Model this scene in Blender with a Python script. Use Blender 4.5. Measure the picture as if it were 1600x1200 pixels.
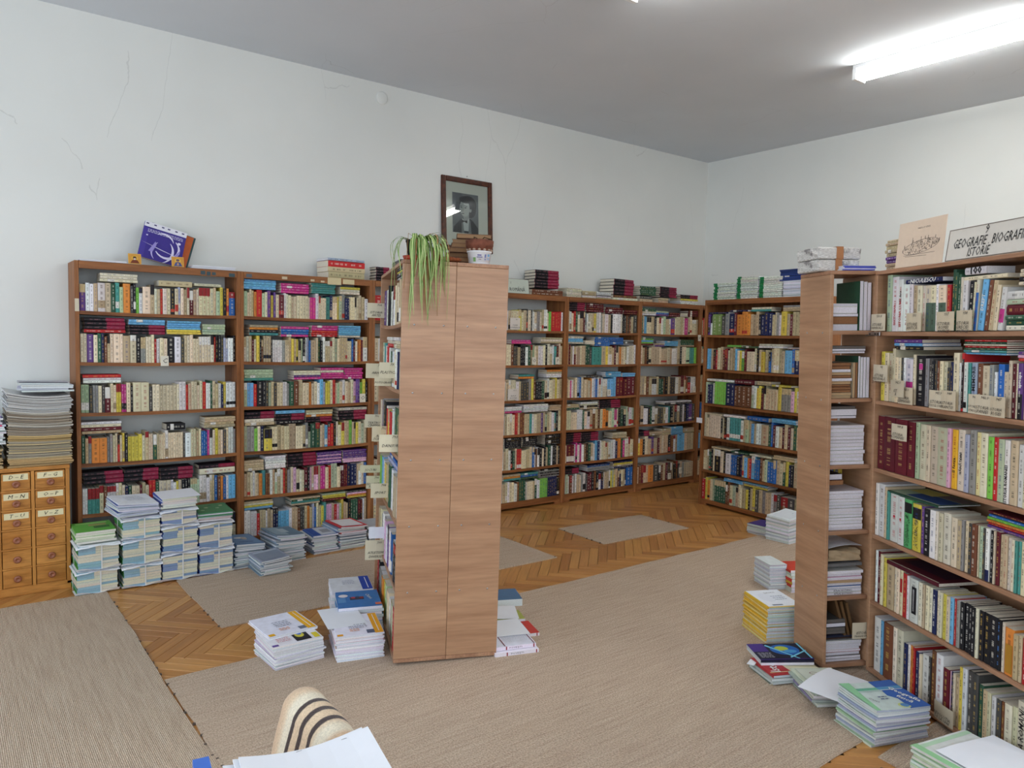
import bpy, bmesh, math, random
from mathutils import Matrix, Vector
for o in list(bpy.data.objects): bpy.data.objects.remove(o)
random.seed(7)
RND = random.Random(11)
SC = bpy.context.scene
COL = SC.collection
# ------------------------------------------------------------------ camera
FPX, YAW, PITCH, ROLL = 1180.7, 0.649823, -0.061659, 0.0200252
fwd = Vector((math.sin(YAW)*math.cos(PITCH), math.cos(YAW)*math.cos(PITCH), math.sin(PITCH)))
rt = Vector((math.cos(YAW), -math.sin(YAW), 0)); up = rt.cross(fwd)
r2 = rt*math.cos(ROLL)+up*math.sin(ROLL); u2 = -rt*math.sin(ROLL)+up*math.cos(ROLL)
CAMPOS = Vector((0, 0, 1.6))
cd = bpy.data.cameras.new('camera'); cam = bpy.data.objects.new('camera', cd); COL.objects.link(cam)
cd.sensor_width = 36; cd.lens = FPX*36/1600; cd.clip_start = .05
cam.matrix_world = Matrix(((r2.x, u2.x, -fwd.x, 0), (r2.y, u2.y, -fwd.y, 0), (r2.z, u2.z, -fwd.z, 1.6), (0, 0, 0, 1)))
SC.camera = cam
# ------------------------------------------------------------------ view, sky, lamps
SC.view_settings.view_transform = 'Standard'; SC.view_settings.look = 'None'
SC.view_settings.exposure = -0.04; SC.view_settings.gamma = 1.0
SC.view_settings.use_curve_mapping = False
wd = bpy.data.worlds.new('sky'); SC.world = wd; wd.use_nodes = True
wd.node_tree.nodes['Background'].inputs[0].default_value = (.62, .75, 1, 1)
wd.node_tree.nodes['Background'].inputs[1].default_value = 1.2
X0, X1, Y0, Y1, ZC = -2.4, 7.18, -2.8, 5.765, 3.67
def area(name, loc, rot, sx, sy, power, color):
    l = bpy.data.lights.new(name, 'AREA'); l.shape = 'RECTANGLE'; l.size = sx; l.size_y = sy; l.energy = power; l.color = color
    o = bpy.data.objects.new(name, l); COL.objects.link(o); o.location = loc; o.rotation_euler = rot
    return o
DAY = (.80, .90, 1.0)
# daylight entering through the windows (openings in wall_left and wall_front)
WIN_L = [(-.9, .7), (1.5, 3.1), (3.65, 4.95)]            # Y spans in wall_left
WIN_F = [(-1.6, .2), (1.4, 3.2)]             # X spans in wall_front
WZ = (.95, 2.95)
for i, (a, b) in enumerate(WIN_L):
    area('daylight_left', (X0+.02, (a+b)/2, sum(WZ)/2), (0, -math.pi/2, 0), WZ[1]-WZ[0], b-a, (38, 40, 38)[i], DAY)
for i, (a, b) in enumerate(WIN_F):
    area('daylight_front', ((a+b)/2, Y0+.02, sum(WZ)/2), (math.pi/2, 0, 0), b-a, WZ[1]-WZ[0], (66, 52)[i], DAY)
TUBES = [(5.53, 1.87, 3.08), (3.22, 2.0, 3.22), (5.53, -1.2, 0.0), (3.22, -1.2, 0.0)]
TUBE_EMIT = 50.0
# ------------------------------------------------------------------ helpers
def lin(c, a=1.0):
    return tuple(((x/255)/12.92 if x/255 <= .04045 else ((x/255+.055)/1.055)**2.4) for x in c[:3])+(a,)
def tag(o, label=None, cat=None, group=None, kind=None):
    if label: o['label'] = label
    if cat: o['category'] = cat
    if group: o['group'] = group
    if kind: o['kind'] = kind
    return o
def empty(name, M, label=None, cat=None, group=None):
    o = bpy.data.objects.new(name, None); COL.objects.link(o); o.matrix_world = M; o.empty_display_size = .1
    return tag(o, label, cat, group)
def link(name, me, parent=None, M=None):
    o = bpy.data.objects.new(name, me); COL.objects.link(o)
    if parent: o.parent = parent
    if M is not None:
        if parent: o.matrix_local = M
        else: o.matrix_world = M
    return o
class MB:
    """collects quads with a colour, a spine uv and an ink colour per face"""
    def __init__(s): s.v = []; s.f = []; s.c = []; s.k = []; s.u = []; s.m = []
    def q(s, pts, col, mi=0, ink=(0, 0, 0, 0), uv=None, M=None):
        n = len(s.v)
        s.v += [tuple(M @ Vector(p)) if M is not None else tuple(p) for p in pts]
        s.f.append(tuple(range(n, n+len(pts)))); s.c.append(col); s.k.append(ink); s.m.append(mi)
        s.u.append(uv if uv else [(0, 0)]*len(pts))
    def box(s, x0, y0, z0, x1, y1, z1, col, mi=0, M=None, skip='', cols={}):
        P = [(x0, y0, z0), (x1, y0, z0), (x1, y1, z0), (x0, y1, z0), (x0, y0, z1), (x1, y0, z1), (x1, y1, z1), (x0, y1, z1)]
        for nm, ix in (('b', (3, 2, 1, 0)), ('t', (4, 5, 6, 7)), ('f', (0, 1, 5, 4)), ('r', (1, 2, 6, 5)), ('k', (2, 3, 7, 6)), ('l', (3, 0, 4, 7))):
            if nm not in skip: s.q([P[i] for i in ix], cols.get(nm, col), mi, M=M)
    def mesh(s, name, mats):
        me = bpy.data.meshes.new(name); me.from_pydata(s.v, [], s.f)
        for m in mats: me.materials.append(m)
        ca = me.attributes.new('Col', 'FLOAT_COLOR', 'CORNER'); ka = me.attributes.new('Ink', 'FLOAT_COLOR', 'CORNER')
        uv = me.uv_layers.new(name='spine')
        cc = []; kk = []; uu = []
        for f, c, k, u in zip(s.f, s.c, s.k, s.u):
            for j in range(len(f)):
                cc += c; kk += k; uu += u[j]
        ca.data.foreach_set('color', cc); ka.data.foreach_set('color', kk); uv.data.foreach_set('uv', uu)
        me.polygons.foreach_set('material_index', s.m); me.update()
        return me
    def build(s, name, mats, parent=None, M=None):
        return link(name, s.mesh(name, mats if isinstance(mats, list) else [mats]), parent, M)
def board(name, a, b, m, parent, bev=.002, M=None, sag=0, smooth=False):
    """a bevelled board between two corners; sag bends it down along x"""
    bm = bmesh.new()
    bmesh.ops.create_cube(bm, size=1)
    for v in bm.verts: v.co = Vector([a[i]+(b[i]-a[i])*(v.co[i]+.5) for i in range(3)])
    if sag:
        es = [e for e in bm.edges if abs(e.verts[0].co.x-e.verts[1].co.x) > .01]
        bmesh.ops.subdivide_edges(bm, edges=es, cuts=9, use_grid_fill=True)
        for v in bm.verts:
            t = (v.co.x-a[0])/(b[0]-a[0]); v.co.z -= sag*(1-(2*t-1)**2)
    elif bev: bmesh.ops.bevel(bm, geom=bm.edges[:], offset=bev, segments=1, affect='EDGES')
    me = bpy.data.meshes.new(name); bm.to_mesh(me); bm.free(); me.materials.append(m)
    return link(name, me, parent, M)
def lathe(name, prof, m, parent=None, M=None, n=20, cap=True, smooth=True):
    v = []; f = []
    for r, z in prof:
        for i in range(n): v.append((r*math.cos(2*math.pi*i/n), r*math.sin(2*math.pi*i/n), z))
    for k in range(len(prof)-1):
        for i in range(n): f.append((k*n+i, k*n+(i+1) % n, (k+1)*n+(i+1) % n, (k+1)*n+i))
    if cap: f.append(tuple(range(n-1, -1, -1))); f.append(tuple(range((len(prof)-1)*n, len(prof)*n)))
    me = bpy.data.meshes.new(name); me.from_pydata(v, [], f); me.materials.append(m)
    if smooth:
        for p in me.polygons: p.use_smooth = len(p.vertices) == 4
    return link(name, me, parent, M)
def tube(name, pts, r, m, parent=None, n=6, M=None):
    v = []; f = []; pts = [Vector(p) for p in pts]
    for k, p in enumerate(pts):
        d = (pts[min(k+1, len(pts)-1)]-pts[max(k-1, 0)]).normalized()
        a = d.orthogonal().normalized() if k == 0 else (a-d*a.dot(d)).normalized()
        b = d.cross(a)
        for i in range(n):
            t = 2*math.pi*i/n; v.append(tuple(p+(a*math.cos(t)+b*math.sin(t))*r))
    for k in range(len(pts)-1):
        for i in range(n): f.append((k*n+i, k*n+(i+1) % n, (k+1)*n+(i+1) % n, (k+1)*n+i))
    f += [tuple(range(n-1, -1, -1)), tuple(range((len(pts)-1)*n, len(pts)*n))]
    me = bpy.data.meshes.new(name); me.from_pydata(v, [], f); me.materials.append(m)
    for p in me.polygons: p.use_smooth = True
    return link(name, me, parent, M)
def frame(o, ang, lu=0, ld=0):
    """local x runs along a bookcase front, y into it, z up; lu, ld lean it"""
    c, s = math.cos(math.radians(ang)), math.sin(math.radians(ang))
    u = Vector((c, s, 0)); d = Vector((-s, c, 0)); z = (Vector((0, 0, 1))+u*lu+d*ld).normalized()
    u = (u-z*u.dot(z)).normalized(); d = z.cross(u)
    return Matrix(((u.x, d.x, z.x, o[0]), (u.y, d.y, z.y, o[1]), (u.z, d.z, z.z, o[2]), (0, 0, 0, 1)))
def T(x, y, z): return Matrix.Translation((x, y, z))
def RZ(a): return Matrix.Rotation(math.radians(a), 4, 'Z')
def RX(a): return Matrix.Rotation(math.radians(a), 4, 'X')
def RY(a): return Matrix.Rotation(math.radians(a), 4, 'Y')
def axes(x, y, z, o): return Matrix(((x[0], y[0], z[0], o[0]), (x[1], y[1], z[1], o[1]), (x[2], y[2], z[2], o[2]), (0, 0, 0, 1)))
def FACE(o): return axes((1, 0, 0), (0, 0, 1), (0, -1, 0), o)     # print on a front face
def SPINE(o): return axes((0, 0, 1), (-1, 0, 0), (0, -1, 0), o)   # print that climbs a spine
def px(M, p):
    w = M @ Vector(p)-CAMPOS; d = w.dot(fwd)
    return (800+FPX*w.dot(r2)/d, 600-FPX*w.dot(u2)/d) if d > .05 else None
# ------------------------------------------------------------------ materials
class NT:
    def __init__(s, name, rough=.6, spec=.35):
        s.m = bpy.data.materials.new(name); s.m.use_nodes = True; s.t = s.m.node_tree; s.b = s.t.nodes['Principled BSDF']
        s.b.inputs['Roughness'].default_value = rough; s.b.inputs['Specular IOR Level'].default_value = spec
    def n(s, ty, ins={}, **kw):
        x = s.t.nodes.new(ty)
        for k, v in kw.items(): setattr(x, k, v)
        for k, v in ins.items():
            if isinstance(v, tuple) and len(v) == 2 and hasattr(v[0], 'outputs'): s.t.links.new(v[0].outputs[v[1]], x.inputs[k])
            else: x.inputs[k].default_value = v
        return x
    def out(s, key, node, sock): s.t.links.new(node.outputs[sock], s.b.inputs[key])
    def ramp(s, src, sock, stops):
        r = s.n('ShaderNodeValToRGB'); s.t.links.new(src.outputs[sock], r.inputs[0]); e = r.color_ramp.elements
        while len(e) < len(stops): e.new(.5)
        for el, (p, c) in zip(e, stops): el.position = p; el.color = c
        return r
    def mix(s, fac, a, b, mode='MIX'):
        x = s.n('ShaderNodeMix', data_type='RGBA', blend_type=mode)
        for i, v in ((0, fac), (6, a), (7, b)):
            if isinstance(v, tuple) and hasattr(v[0], 'outputs'): s.t.links.new(v[0].outputs[v[1]], x.inputs[i])
            else: x.inputs[i].default_value = v
        return x
    def math(s, op, a, b=0.0, c=0.0):
        x = s.n('ShaderNodeMath', operation=op)
        for i, v in enumerate((a, b, c)):
            if isinstance(v, tuple): s.t.links.new(v[0].outputs[v[1]], x.inputs[i])
            else: x.inputs[i].default_value = v
        return x
    def coord(s, scale=(1, 1, 1), kind='Object', loc=(0, 0, 0)):
        c = s.n('ShaderNodeTexCoord'); m = s.n('ShaderNodeMapping', {'Vector': (c, kind), 'Scale': scale, 'Location': loc}); return m
    def bump(s, src, sock, strength=.2, dist=.002):
        b = s.n('ShaderNodeBump', {'Height': (src, sock), 'Strength': strength, 'Distance': dist}); s.out('Normal', b, 0)
def plain(name, c, rough=.6, spec=.35, noise=0.0, scale=30, metal=0.0):
    t = NT(name, rough, spec); t.b.inputs['Metallic'].default_value = metal
    if noise:
        n = t.n('ShaderNodeTexNoise', {'Vector': (t.coord(), 0), 'Scale': scale, 'Detail': 4.0})
        d = tuple(x*(1-noise) for x in lin(c)[:3])+(1,); l = tuple(min(1, x*(1+noise)) for x in lin(c)[:3])+(1,)
        t.out('Base Color', t.ramp(n, 0, [(.3, d), (.7, l)]), 0)
    else: t.b.inputs['Base Color'].default_value = lin(c)
    return t.m
def wood(name, c1, c2, scale, rough=.5, fine=6.0, spec=.3, lo=.80):
    t = NT(name, rough, spec)
    co = t.coord(scale)
    n = t.n('ShaderNodeTexNoise', {'Vector': (co, 0), 'Scale': 1.0, 'Detail': 5.0, 'Roughness': .55, 'Distortion': .35})
    n2 = t.n('ShaderNodeTexNoise', {'Vector': (t.coord(tuple(x*fine for x in scale)), 0), 'Scale': 1.0, 'Detail': 3.0})
    r = t.ramp(n, 0, [(.32, lin(c1)), (.68, lin(c2))]); r2_ = t.ramp(n2, 0, [(.35, (lo, lo*.985, lo*.97, 1)), (.6, (1.03, 1.03, 1.02, 1))])
    m = t.mix(1.0, (r, 0), (r2_, 0), 'MULTIPLY'); t.out('Base Color', m, 2); t.bump(n2, 0, .08, .001)
    return t.m
MAT = {}
def wallpaint(name, c, crack=True):
    t = NT(name, .9, .15)
    co = t.coord()
    n = t.n('ShaderNodeTexNoise', {'Vector': (co, 0), 'Scale': .9, 'Detail': 5.0})
    base = t.ramp(n, 0, [(.3, lin(tuple(x-5 for x in c))), (.7, lin(tuple(x+3 for x in c)))])
    if crack:
        w = t.n('ShaderNodeTexNoise', {'Vector': (t.coord((1.2, 1.2, .8)), 0), 'Scale': 1.6, 'Detail': 6.0})
        ad = t.n('ShaderNodeMix', {0: .12}, data_type='VECTOR'); t.t.links.new(t.coord((.75, .75, .17), loc=(.3, .4, .1)).outputs[0], ad.inputs[4]); t.t.links.new(w.outputs[1], ad.inputs[5])
        v = t.n('ShaderNodeTexVoronoi', {'Vector': (ad, 1), 'Scale': 1.7}, feature='DISTANCE_TO_EDGE')
        g = t.n('ShaderNodeTexNoise', {'Vector': (t.coord(loc=(3, 1, 2)), 0), 'Scale': 1.1, 'Detail': 2.0})
        line = t.math('LESS_THAN', (v, 0), .0013); gate = t.math('GREATER_THAN', (g, 0), .55)
        k = t.math('MULTIPLY', (line, 0), (gate, 0)); k2 = t.math('MULTIPLY', (k, 0), .15)
        mx = t.mix((k2, 0), (base, 0), lin((95, 95, 92))); t.out('Base Color', mx, 2)
    else: t.out('Base Color', base, 0)
    n3 = t.n('ShaderNodeTexNoise', {'Vector': (co, 0), 'Scale': 60.0, 'Detail': 3.0}); t.bump(n3, 0, .06, .002)
    return t.m
MAT['wall'] = wallpaint('white_wall_paint', (228, 230, 226)); MAT['ceiling'] = wallpaint('ceiling_paint', (217, 223, 229))
MAT['dark_u'] = wood('brown_wood_along', (118, 71, 39), (166, 109, 64), (1.5, 22, 22), .5)
MAT['dark_z'] = wood('brown_wood_upright', (118, 71, 39), (168, 111, 65), (22, 22, 1.5), .5)
MAT['lam'] = wood('oak_laminate', (163, 122, 92), (191, 151, 118), (.8, .8, 11), .38, 7.0, .45, .9)
MAT['lam_edge'] = wood('laminate_edge', (164, 122, 94), (192, 150, 118), (1.2, 1.2, 10), .45)
MAT['lam_u'] = wood('oak_laminate_shelf', (158, 116, 90), (186, 144, 114), (1.2, 20, 20), .42)
MAT['honey_z'] = wood('honey_wood', (164, 104, 44), (208, 146, 74), (16, 16, 2), .42)
MAT['honey_u'] = wood('honey_wood_drawer', (172, 112, 48), (214, 152, 80), (2, 14, 14), .42)
MAT['desk'] = wood('desk_wood', (120, 78, 44), (160, 108, 66), (2, 20, 20), .4)
MAT['frame'] = wood('picture_frame_wood', (58, 28, 18), (98, 50, 30), (30, 30, 30), .35)
MAT['white'] = plain('white_paint', (235, 236, 236), .5); MAT['black'] = plain('black_plastic', (24, 24, 26), .45)
MAT['steel'] = plain('bright_steel', (190, 192, 195), .3, .5, metal=1.0)
MAT['paper'] = plain('white_paper', (238, 240, 246), .8, .2, .015, 8)
MAT['knob'] = plain('turned_knob_wood', (150, 92, 66), .35, .5, .15, 40)
MAT['clay'] = plain('red_plastic', (176, 62, 36), .45); MAT['soil'] = plain('dark_soil', (52, 38, 28), .95, .1, .4, 90)
MAT['pot'] = plain('black_pot', (30, 32, 34), .5); MAT['tub'] = plain('white_tub_plastic', (232, 234, 238), .35)
MAT['string'] = plain('white_string', (226, 226, 224), .8)
def coverm():
    t = NT('printed_cover', .55, .3)
    a = t.n('ShaderNodeAttribute', attribute_name='Col'); k = t.n('ShaderNodeAttribute', attribute_name='Ink')
    uv = t.n('ShaderNodeUVMap', uv_map='spine'); sp = t.n('ShaderNodeSeparateXYZ', {0: (uv, 0)})
    seed = t.math('MULTIPLY', (k, 3), 91.7)
    def noise1(sc, off):
        w = t.math('MULTIPLY_ADD', (sp, 0), sc, (t.math('MULTIPLY_ADD', (seed, 0), off, .3), 0))
        return t.n('ShaderNodeTexNoise', {'W': (w, 0), 'Scale': 1.0, 'Detail': 1.0}, noise_dimensions='1D')
    words = t.math('GREATER_THAN', (noise1(9, 1.0), 0), .5)
    lett = t.math('GREATER_THAN', (noise1(105, 1.7), 0), .5)
    ac = t.math('ABSOLUTE', (t.math('SUBTRACT', (sp, 1), .5), 0)); inrow = t.math('LESS_THAN', (ac, 0), .15)
    inlen = t.math('LESS_THAN', (t.math('ABSOLUTE', (t.math('SUBTRACT', (sp, 0), .52), 0)), 0), .42)
    on = t.math('GREATER_THAN', (k, 3), .001)
    m = (words, 0)
    for x in (lett, inrow, inlen, on): m = (t.math('MULTIPLY', m, (x, 0)), 0)
    wear = t.n('ShaderNodeTexNoise', {'Vector': (t.coord(), 0), 'Scale': 28.0, 'Detail': 4.0})
    wr = t.ramp(wear, 0, [(.3, (.9, .89, .88, 1)), (.65, (1.02, 1.02, 1.02, 1))])
    base = t.mix(1.0, (a, 0), (wr, 0), 'MULTIPLY'); fin = t.mix((t.math('MULTIPLY', m, .85), 0), (base, 2), (k, 0)); t.out('Base Color', fin, 2)
    return t.m
MAT['cover'] = coverm()
def pagem():
    t = NT('page_edges', .85, .15)
    a = t.n('ShaderNodeAttribute', attribute_name='Col')
    n = t.n('ShaderNodeTexNoise', {'Vector': (t.coord((240, 240, 240)), 0), 'Scale': 1.0, 'Detail': 2.0})
    r = t.ramp(n, 0, [(.3, (.86, .85, .84, 1)), (.7, (1.03, 1.03, 1.03, 1))]); m = t.mix(1.0, (a, 0), (r, 0), 'MULTIPLY'); t.out('Base Color', m, 2)
    return t.m
MAT['pages'] = pagem()
def attrm(name, rough, spec=.3, noise=.1, sc=40):
    t = NT(name, rough, spec); a = t.n('ShaderNodeAttribute', attribute_name='Col')
    n = t.n('ShaderNodeTexNoise', {'Vector': (t.coord(), 0), 'Scale': float(sc), 'Detail': 3.0})
    r = t.ramp(n, 0, [(.3, (1-noise,)*3+(1,)), (.7, (1+noise*.3,)*3+(1,))]); m = t.mix(1.0, (a, 0), (r, 0), 'MULTIPLY'); t.out('Base Color', m, 2)
    return t.m
MAT['print'] = attrm('flat_print', .6, .25, .03); MAT['leaf'] = attrm('leaf_surface', .45, .35, .12, 60)
def parquetm():
    t = NT('parquet_oak', .32, .4); a = t.n('ShaderNodeAttribute', attribute_name='Col'); uv = t.n('ShaderNodeUVMap', uv_map='spine')
    oi = t.n('ShaderNodeObjectInfo')
    off = t.n('ShaderNodeVectorMath', {0: (uv, 0), 1: (oi, 5)}, operation='ADD')
    mp = t.n('ShaderNodeMapping', {'Vector': (off, 0), 'Scale': (4, 70, 1)})
    n = t.n('ShaderNodeTexNoise', {'Vector': (mp, 0), 'Scale': 1.0, 'Detail': 5.0, 'Distortion': .4})
    r = t.ramp(n, 0, [(.3, (.8, .77, .72, 1)), (.7, (1.06, 1.05, 1.02, 1))]); m = t.mix(1.0, (a, 0), (r, 0), 'MULTIPLY'); t.out('Base Color', m, 2)
    t.bump(n, 0, .06, .001); return t.m
MAT['parquet'] = parquetm()
def rugm(name, along):
    t = NT(name, 1.0, .05)
    sc = (2.2, 44, 1) if along == 'x' else (44, 2.2, 1)
    n = t.n('ShaderNodeTexNoise', {'Vector': (t.coord(sc), 0), 'Scale': 1.6, 'Detail': 5.0, 'Roughness': .62})
    n2 = t.n('ShaderNodeTexNoise', {'Vector': (t.coord((150, 150, 1)), 0), 'Scale': 1.0, 'Detail': 3.0})
    w = t.n('ShaderNodeTexWave', {'Vector': (t.coord(), 0), 'Scale': 48.0, 'Distortion': 1.0, 'Detail': 2.0}, bands_direction='Y' if along == 'x' else 'X')
    r = t.ramp(n, 0, [(.26, lin((186, 163, 143))), (.5, lin((203, 182, 161))), (.76, lin((214, 196, 176)))])
    r2_ = t.ramp(n2, 0, [(.3, (.62, .6, .58, 1)), (.6, (1.08, 1.08, 1.08, 1))]); r3 = t.ramp(w, 0, [(0, (.93, .925, .92, 1)), (.5, (1, 1, 1, 1))])
    m = t.mix(1.0, (r, 0), (r2_, 0), 'MULTIPLY'); m2 = t.mix(1.0, (m, 2), (r3, 0), 'MULTIPLY'); t.out('Base Color', m2, 2)
    h = t.math('ADD', (n2, 0), (w, 1)); t.bump(h, 0, .5, .006); return t.m
MAT['rug_x'] = rugm('woven_rug_lengthwise', 'x'); MAT['rug_y'] = rugm('woven_rug_crosswise', 'y')
def glass(name):
    m = bpy.data.materials.new(name); m.use_nodes = True; t = m.node_tree; t.nodes.clear()
    o = t.nodes.new('ShaderNodeOutputMaterial'); mx = t.nodes.new('ShaderNodeMixShader'); tr = t.nodes.new('ShaderNodeBsdfTransparent'); gl = t.nodes.new('ShaderNodeBsdfGlossy'); fr = t.nodes.new('ShaderNodeFresnel')
    gl.inputs['Roughness'].default_value = .02; fr.inputs[0].default_value = 1.5; tr.inputs[0].default_value = (.95, .97, .96, 1)
    t.links.new(fr.outputs[0], mx.inputs[0]); t.links.new(tr.outputs[0], mx.inputs[1]); t.links.new(gl.outputs[0], mx.inputs[2]); t.links.new(mx.outputs[0], o.inputs[0]); return m
MAT['glass'] = glass('window_glass'); MAT['picglass'] = glass('picture_glass')
def tubem():
    t = NT('lit_tube', .4); t.b.inputs['Emission Color'].default_value = (1, .99, .945, 1); t.b.inputs['Emission Strength'].default_value = TUBE_EMIT; return t.m
MAT['tube'] = tubem()
# ------------------------------------------------------------------ room shell
def struct(name, mb, m, parent=None):
    o = mb.build(name, m, parent); 
    if parent is None: o['kind'] = 'structure'
    return o
W1_ = (1, 1, 1, 1)
b = MB(); b.box(X0, Y1, 0, X1, Y1+.2, ZC, W1_); struct('wall_back', b, MAT['wall'])
b = MB(); b.box(X1, Y0, 0, X1+.2, Y1+.2, ZC, W1_); struct('wall_right', b, MAT['wall'])
def wall_holes(name, span, holes, mk):
    b = MB(); e = span[0]
    for a, c in holes:
        mk(b, e, a, 0, ZC); mk(b, a, c, 0, WZ[0]); mk(b, a, c, WZ[1], ZC); e = c
    mk(b, e, span[1], 0, ZC); struct(name, b, MAT['wall'])
wall_holes('wall_left', (Y0-.25, Y1+.2), WIN_L, lambda b, a, c, z0, z1: b.box(X0-.25, a, z0, X0, c, z1, W1_))
wall_holes('wall_front', (X0, X1+.2), WIN_F, lambda b, a, c, z0, z1: b.box(a, Y0-.25, z0, c, Y0, z1, W1_))
b = MB(); b.box(X0-.25, Y0-.25, ZC, X1+.2, Y1+.2, ZC+.15, W1_); struct('ceiling', b, MAT['ceiling'])
b = MB(); b.box(X0-.25, Y0-.25, -.15, X1+.2, Y1+.2, -.012, lin((92, 54, 26))); FLOOR = struct('floor', b, MAT['parquet'])
wi = 0
for along, spans in (('y', WIN_L), ('x', WIN_F)):
    for a, c in spans:
        wi += 1
        M = Matrix.Identity(4)
        M = axes((0, 1, 0), (-1, 0, 0), (0, 0, 1), (X0-.1, a, WZ[0])) if along == 'y' else axes((1, 0, 0), (0, 1, 0), (0, 0, 1), (a, Y0-.12, WZ[0]))
        w = empty('window_%d' % wi, M); w['kind'] = 'structure'
        L, H = c-a, WZ[1]-WZ[0]
        fb = MB()
        for x in (0, L/2-.03, L-.06): fb.box(x, -.03, 0, x+.06, .03, H, W1_)
        for z in (0, H*.68, H-.06): fb.box(0, -.028, z, L, .028, z+.06, W1_)
        fb.build('window_frame', MAT['white'], w)
        for k in range(2):
            g = MB(); g.box(.05+k*(L/2-.02), -.004, .05, L/2-.03+k*(L/2-.02), .004, H-.05, W1_); g.build('pane', MAT['glass'], w)
for nm, a, c in (('baseboard_back', (X0, Y1-.014, 0), (X1, Y1, .08)), ('baseboard_right', (X1-.014, Y0, 0), (X1, Y1-.014, .08)),
                 ('baseboard_left', (X0, Y0, 0), (X0+.014, Y1-.014, .08)), ('baseboard_front', (X0+.014, Y0, 0), (X1-.014, Y0+.014, .08))):
    o = board(nm, a, c, MAT['dark_u'], None); o['kind'] = 'structure'
# ------------------------------------------------------------------ parquet: herringbone planks, strips of 5 cm
PL, PW = .417, .0655
RUGS = [(-.35, .79, 1.5, 5.08), (.80, 5.50, 1.48, 3.64), (1.18, 3.56, 4.11, 5.06), (4.11, 5.08, 4.16, 4.72), (2.80, 4.6, -.6, 1.38)]
def plank_mesh(col, n):
    b = MB(); c = col; L2, W2, g = PL-.002, PW-.0018, .0014
    t = [(g, g, 0), (L2-g, g, 0), (L2-g, W2-g, 0), (g, W2-g, 0)]; e = [(0, 0, -.002), (L2, 0, -.002), (L2, W2, -.002), (0, W2, -.002)]; d = [(x, y, -.012) for x, y, z in e]
    b.q(t, c, uv=[(p[0]+n*1.7, p[1]+n*.6) for p in t])
    for i in range(4):
        j = (i+1) % 4; b.q([e[i], e[j], t[j], t[i]], c, uv=[(.1+n, .1)]*4); b.q([d[i], d[j], e[j], e[i]], c, uv=[(.1+n, .1)]*4)
    return b.mesh('plank', [MAT['parquet']])
PCOL = [lin(c) for c in ((192, 138, 78), (184, 130, 72), (200, 146, 86), (174, 120, 66), (188, 134, 76), (194, 142, 80), (168, 114, 62), (182, 128, 72))]
PME = [plank_mesh(c, i) for i, c in enumerate(PCOL)]
rr = random.Random(3); cand = []
S2 = math.sqrt(2); e1 = Vector((1, 1, 0))/S2; e2 = Vector((-1, 1, 0))/S2
for m in range(-12, 6):
    for k in range(-70, 140):
        o1 = Vector((k*S2*PW, 3.83+m*S2*PL, 0))
        for (o, ang) in ((o1, 45), (o1+e1*PL, 135)):
            ax = e1 if ang == 45 else e2
            ay = e2 if ang == 45 else -e1
            oo = o if ang == 45 else o+e1*PW
            pts = [oo, oo+ax*PL, oo+ax*PL+ay*PW, oo+ay*PW]
            if min(p.x for p in pts) < X0+.01 or max(p.x for p in pts) > X1-.01 or min(p.y for p in pts) < Y0+.01 or max(p.y for p in pts) > Y1-.01: continue
            ce = oo+ax*PL/2+ay*PW/2
            cov = any(all(a-.02 < p.x < c+.02 and q-.02 < p.y < r+.02 for p in pts) for a, c, q, r in RUGS)
            if cov: continue
            M = T(oo.x, oo.y, rr.uniform(-.0006, .0006)) @ RZ(ang)
            p = px(Matrix.Identity(4), ce); inv = p and 0 < p[0] < 1600 and 0 < p[1] < 1200 and ce.y < 5.45 and ce.y > .3
            cand.append((ce.length if inv else 99, M, rr.randrange(8)))
cand.sort(key=lambda t: t[0])
b = MB()
for i, (d_, M, ci) in enumerate(cand):
    if i < 300 and d_ < 90: link('plank', PME[ci], FLOOR, M)
    else:
        c = PCOL[ci]; L2, W2 = PL-.002, PW-.0018
        t = [(0, 0, 0), (L2, 0, 0), (L2, W2, 0), (0, W2, 0)]
        b.q(t, c, uv=[(p[0]+M[0][3]*3, p[1]+M[1][3]*2) for p in t], M=M)
        for a_, c_ in ((0, 1), (1, 2), (2, 3), (3, 0)):
            b.q([(t[a_][0], t[a_][1], -.012), (t[c_][0], t[c_][1], -.012), t[c_], t[a_]], c, uv=[(.1, .1)]*4, M=M)
tag(b.build('parquet_planks', MAT['parquet'], FLOOR), kind='stuff')
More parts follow.
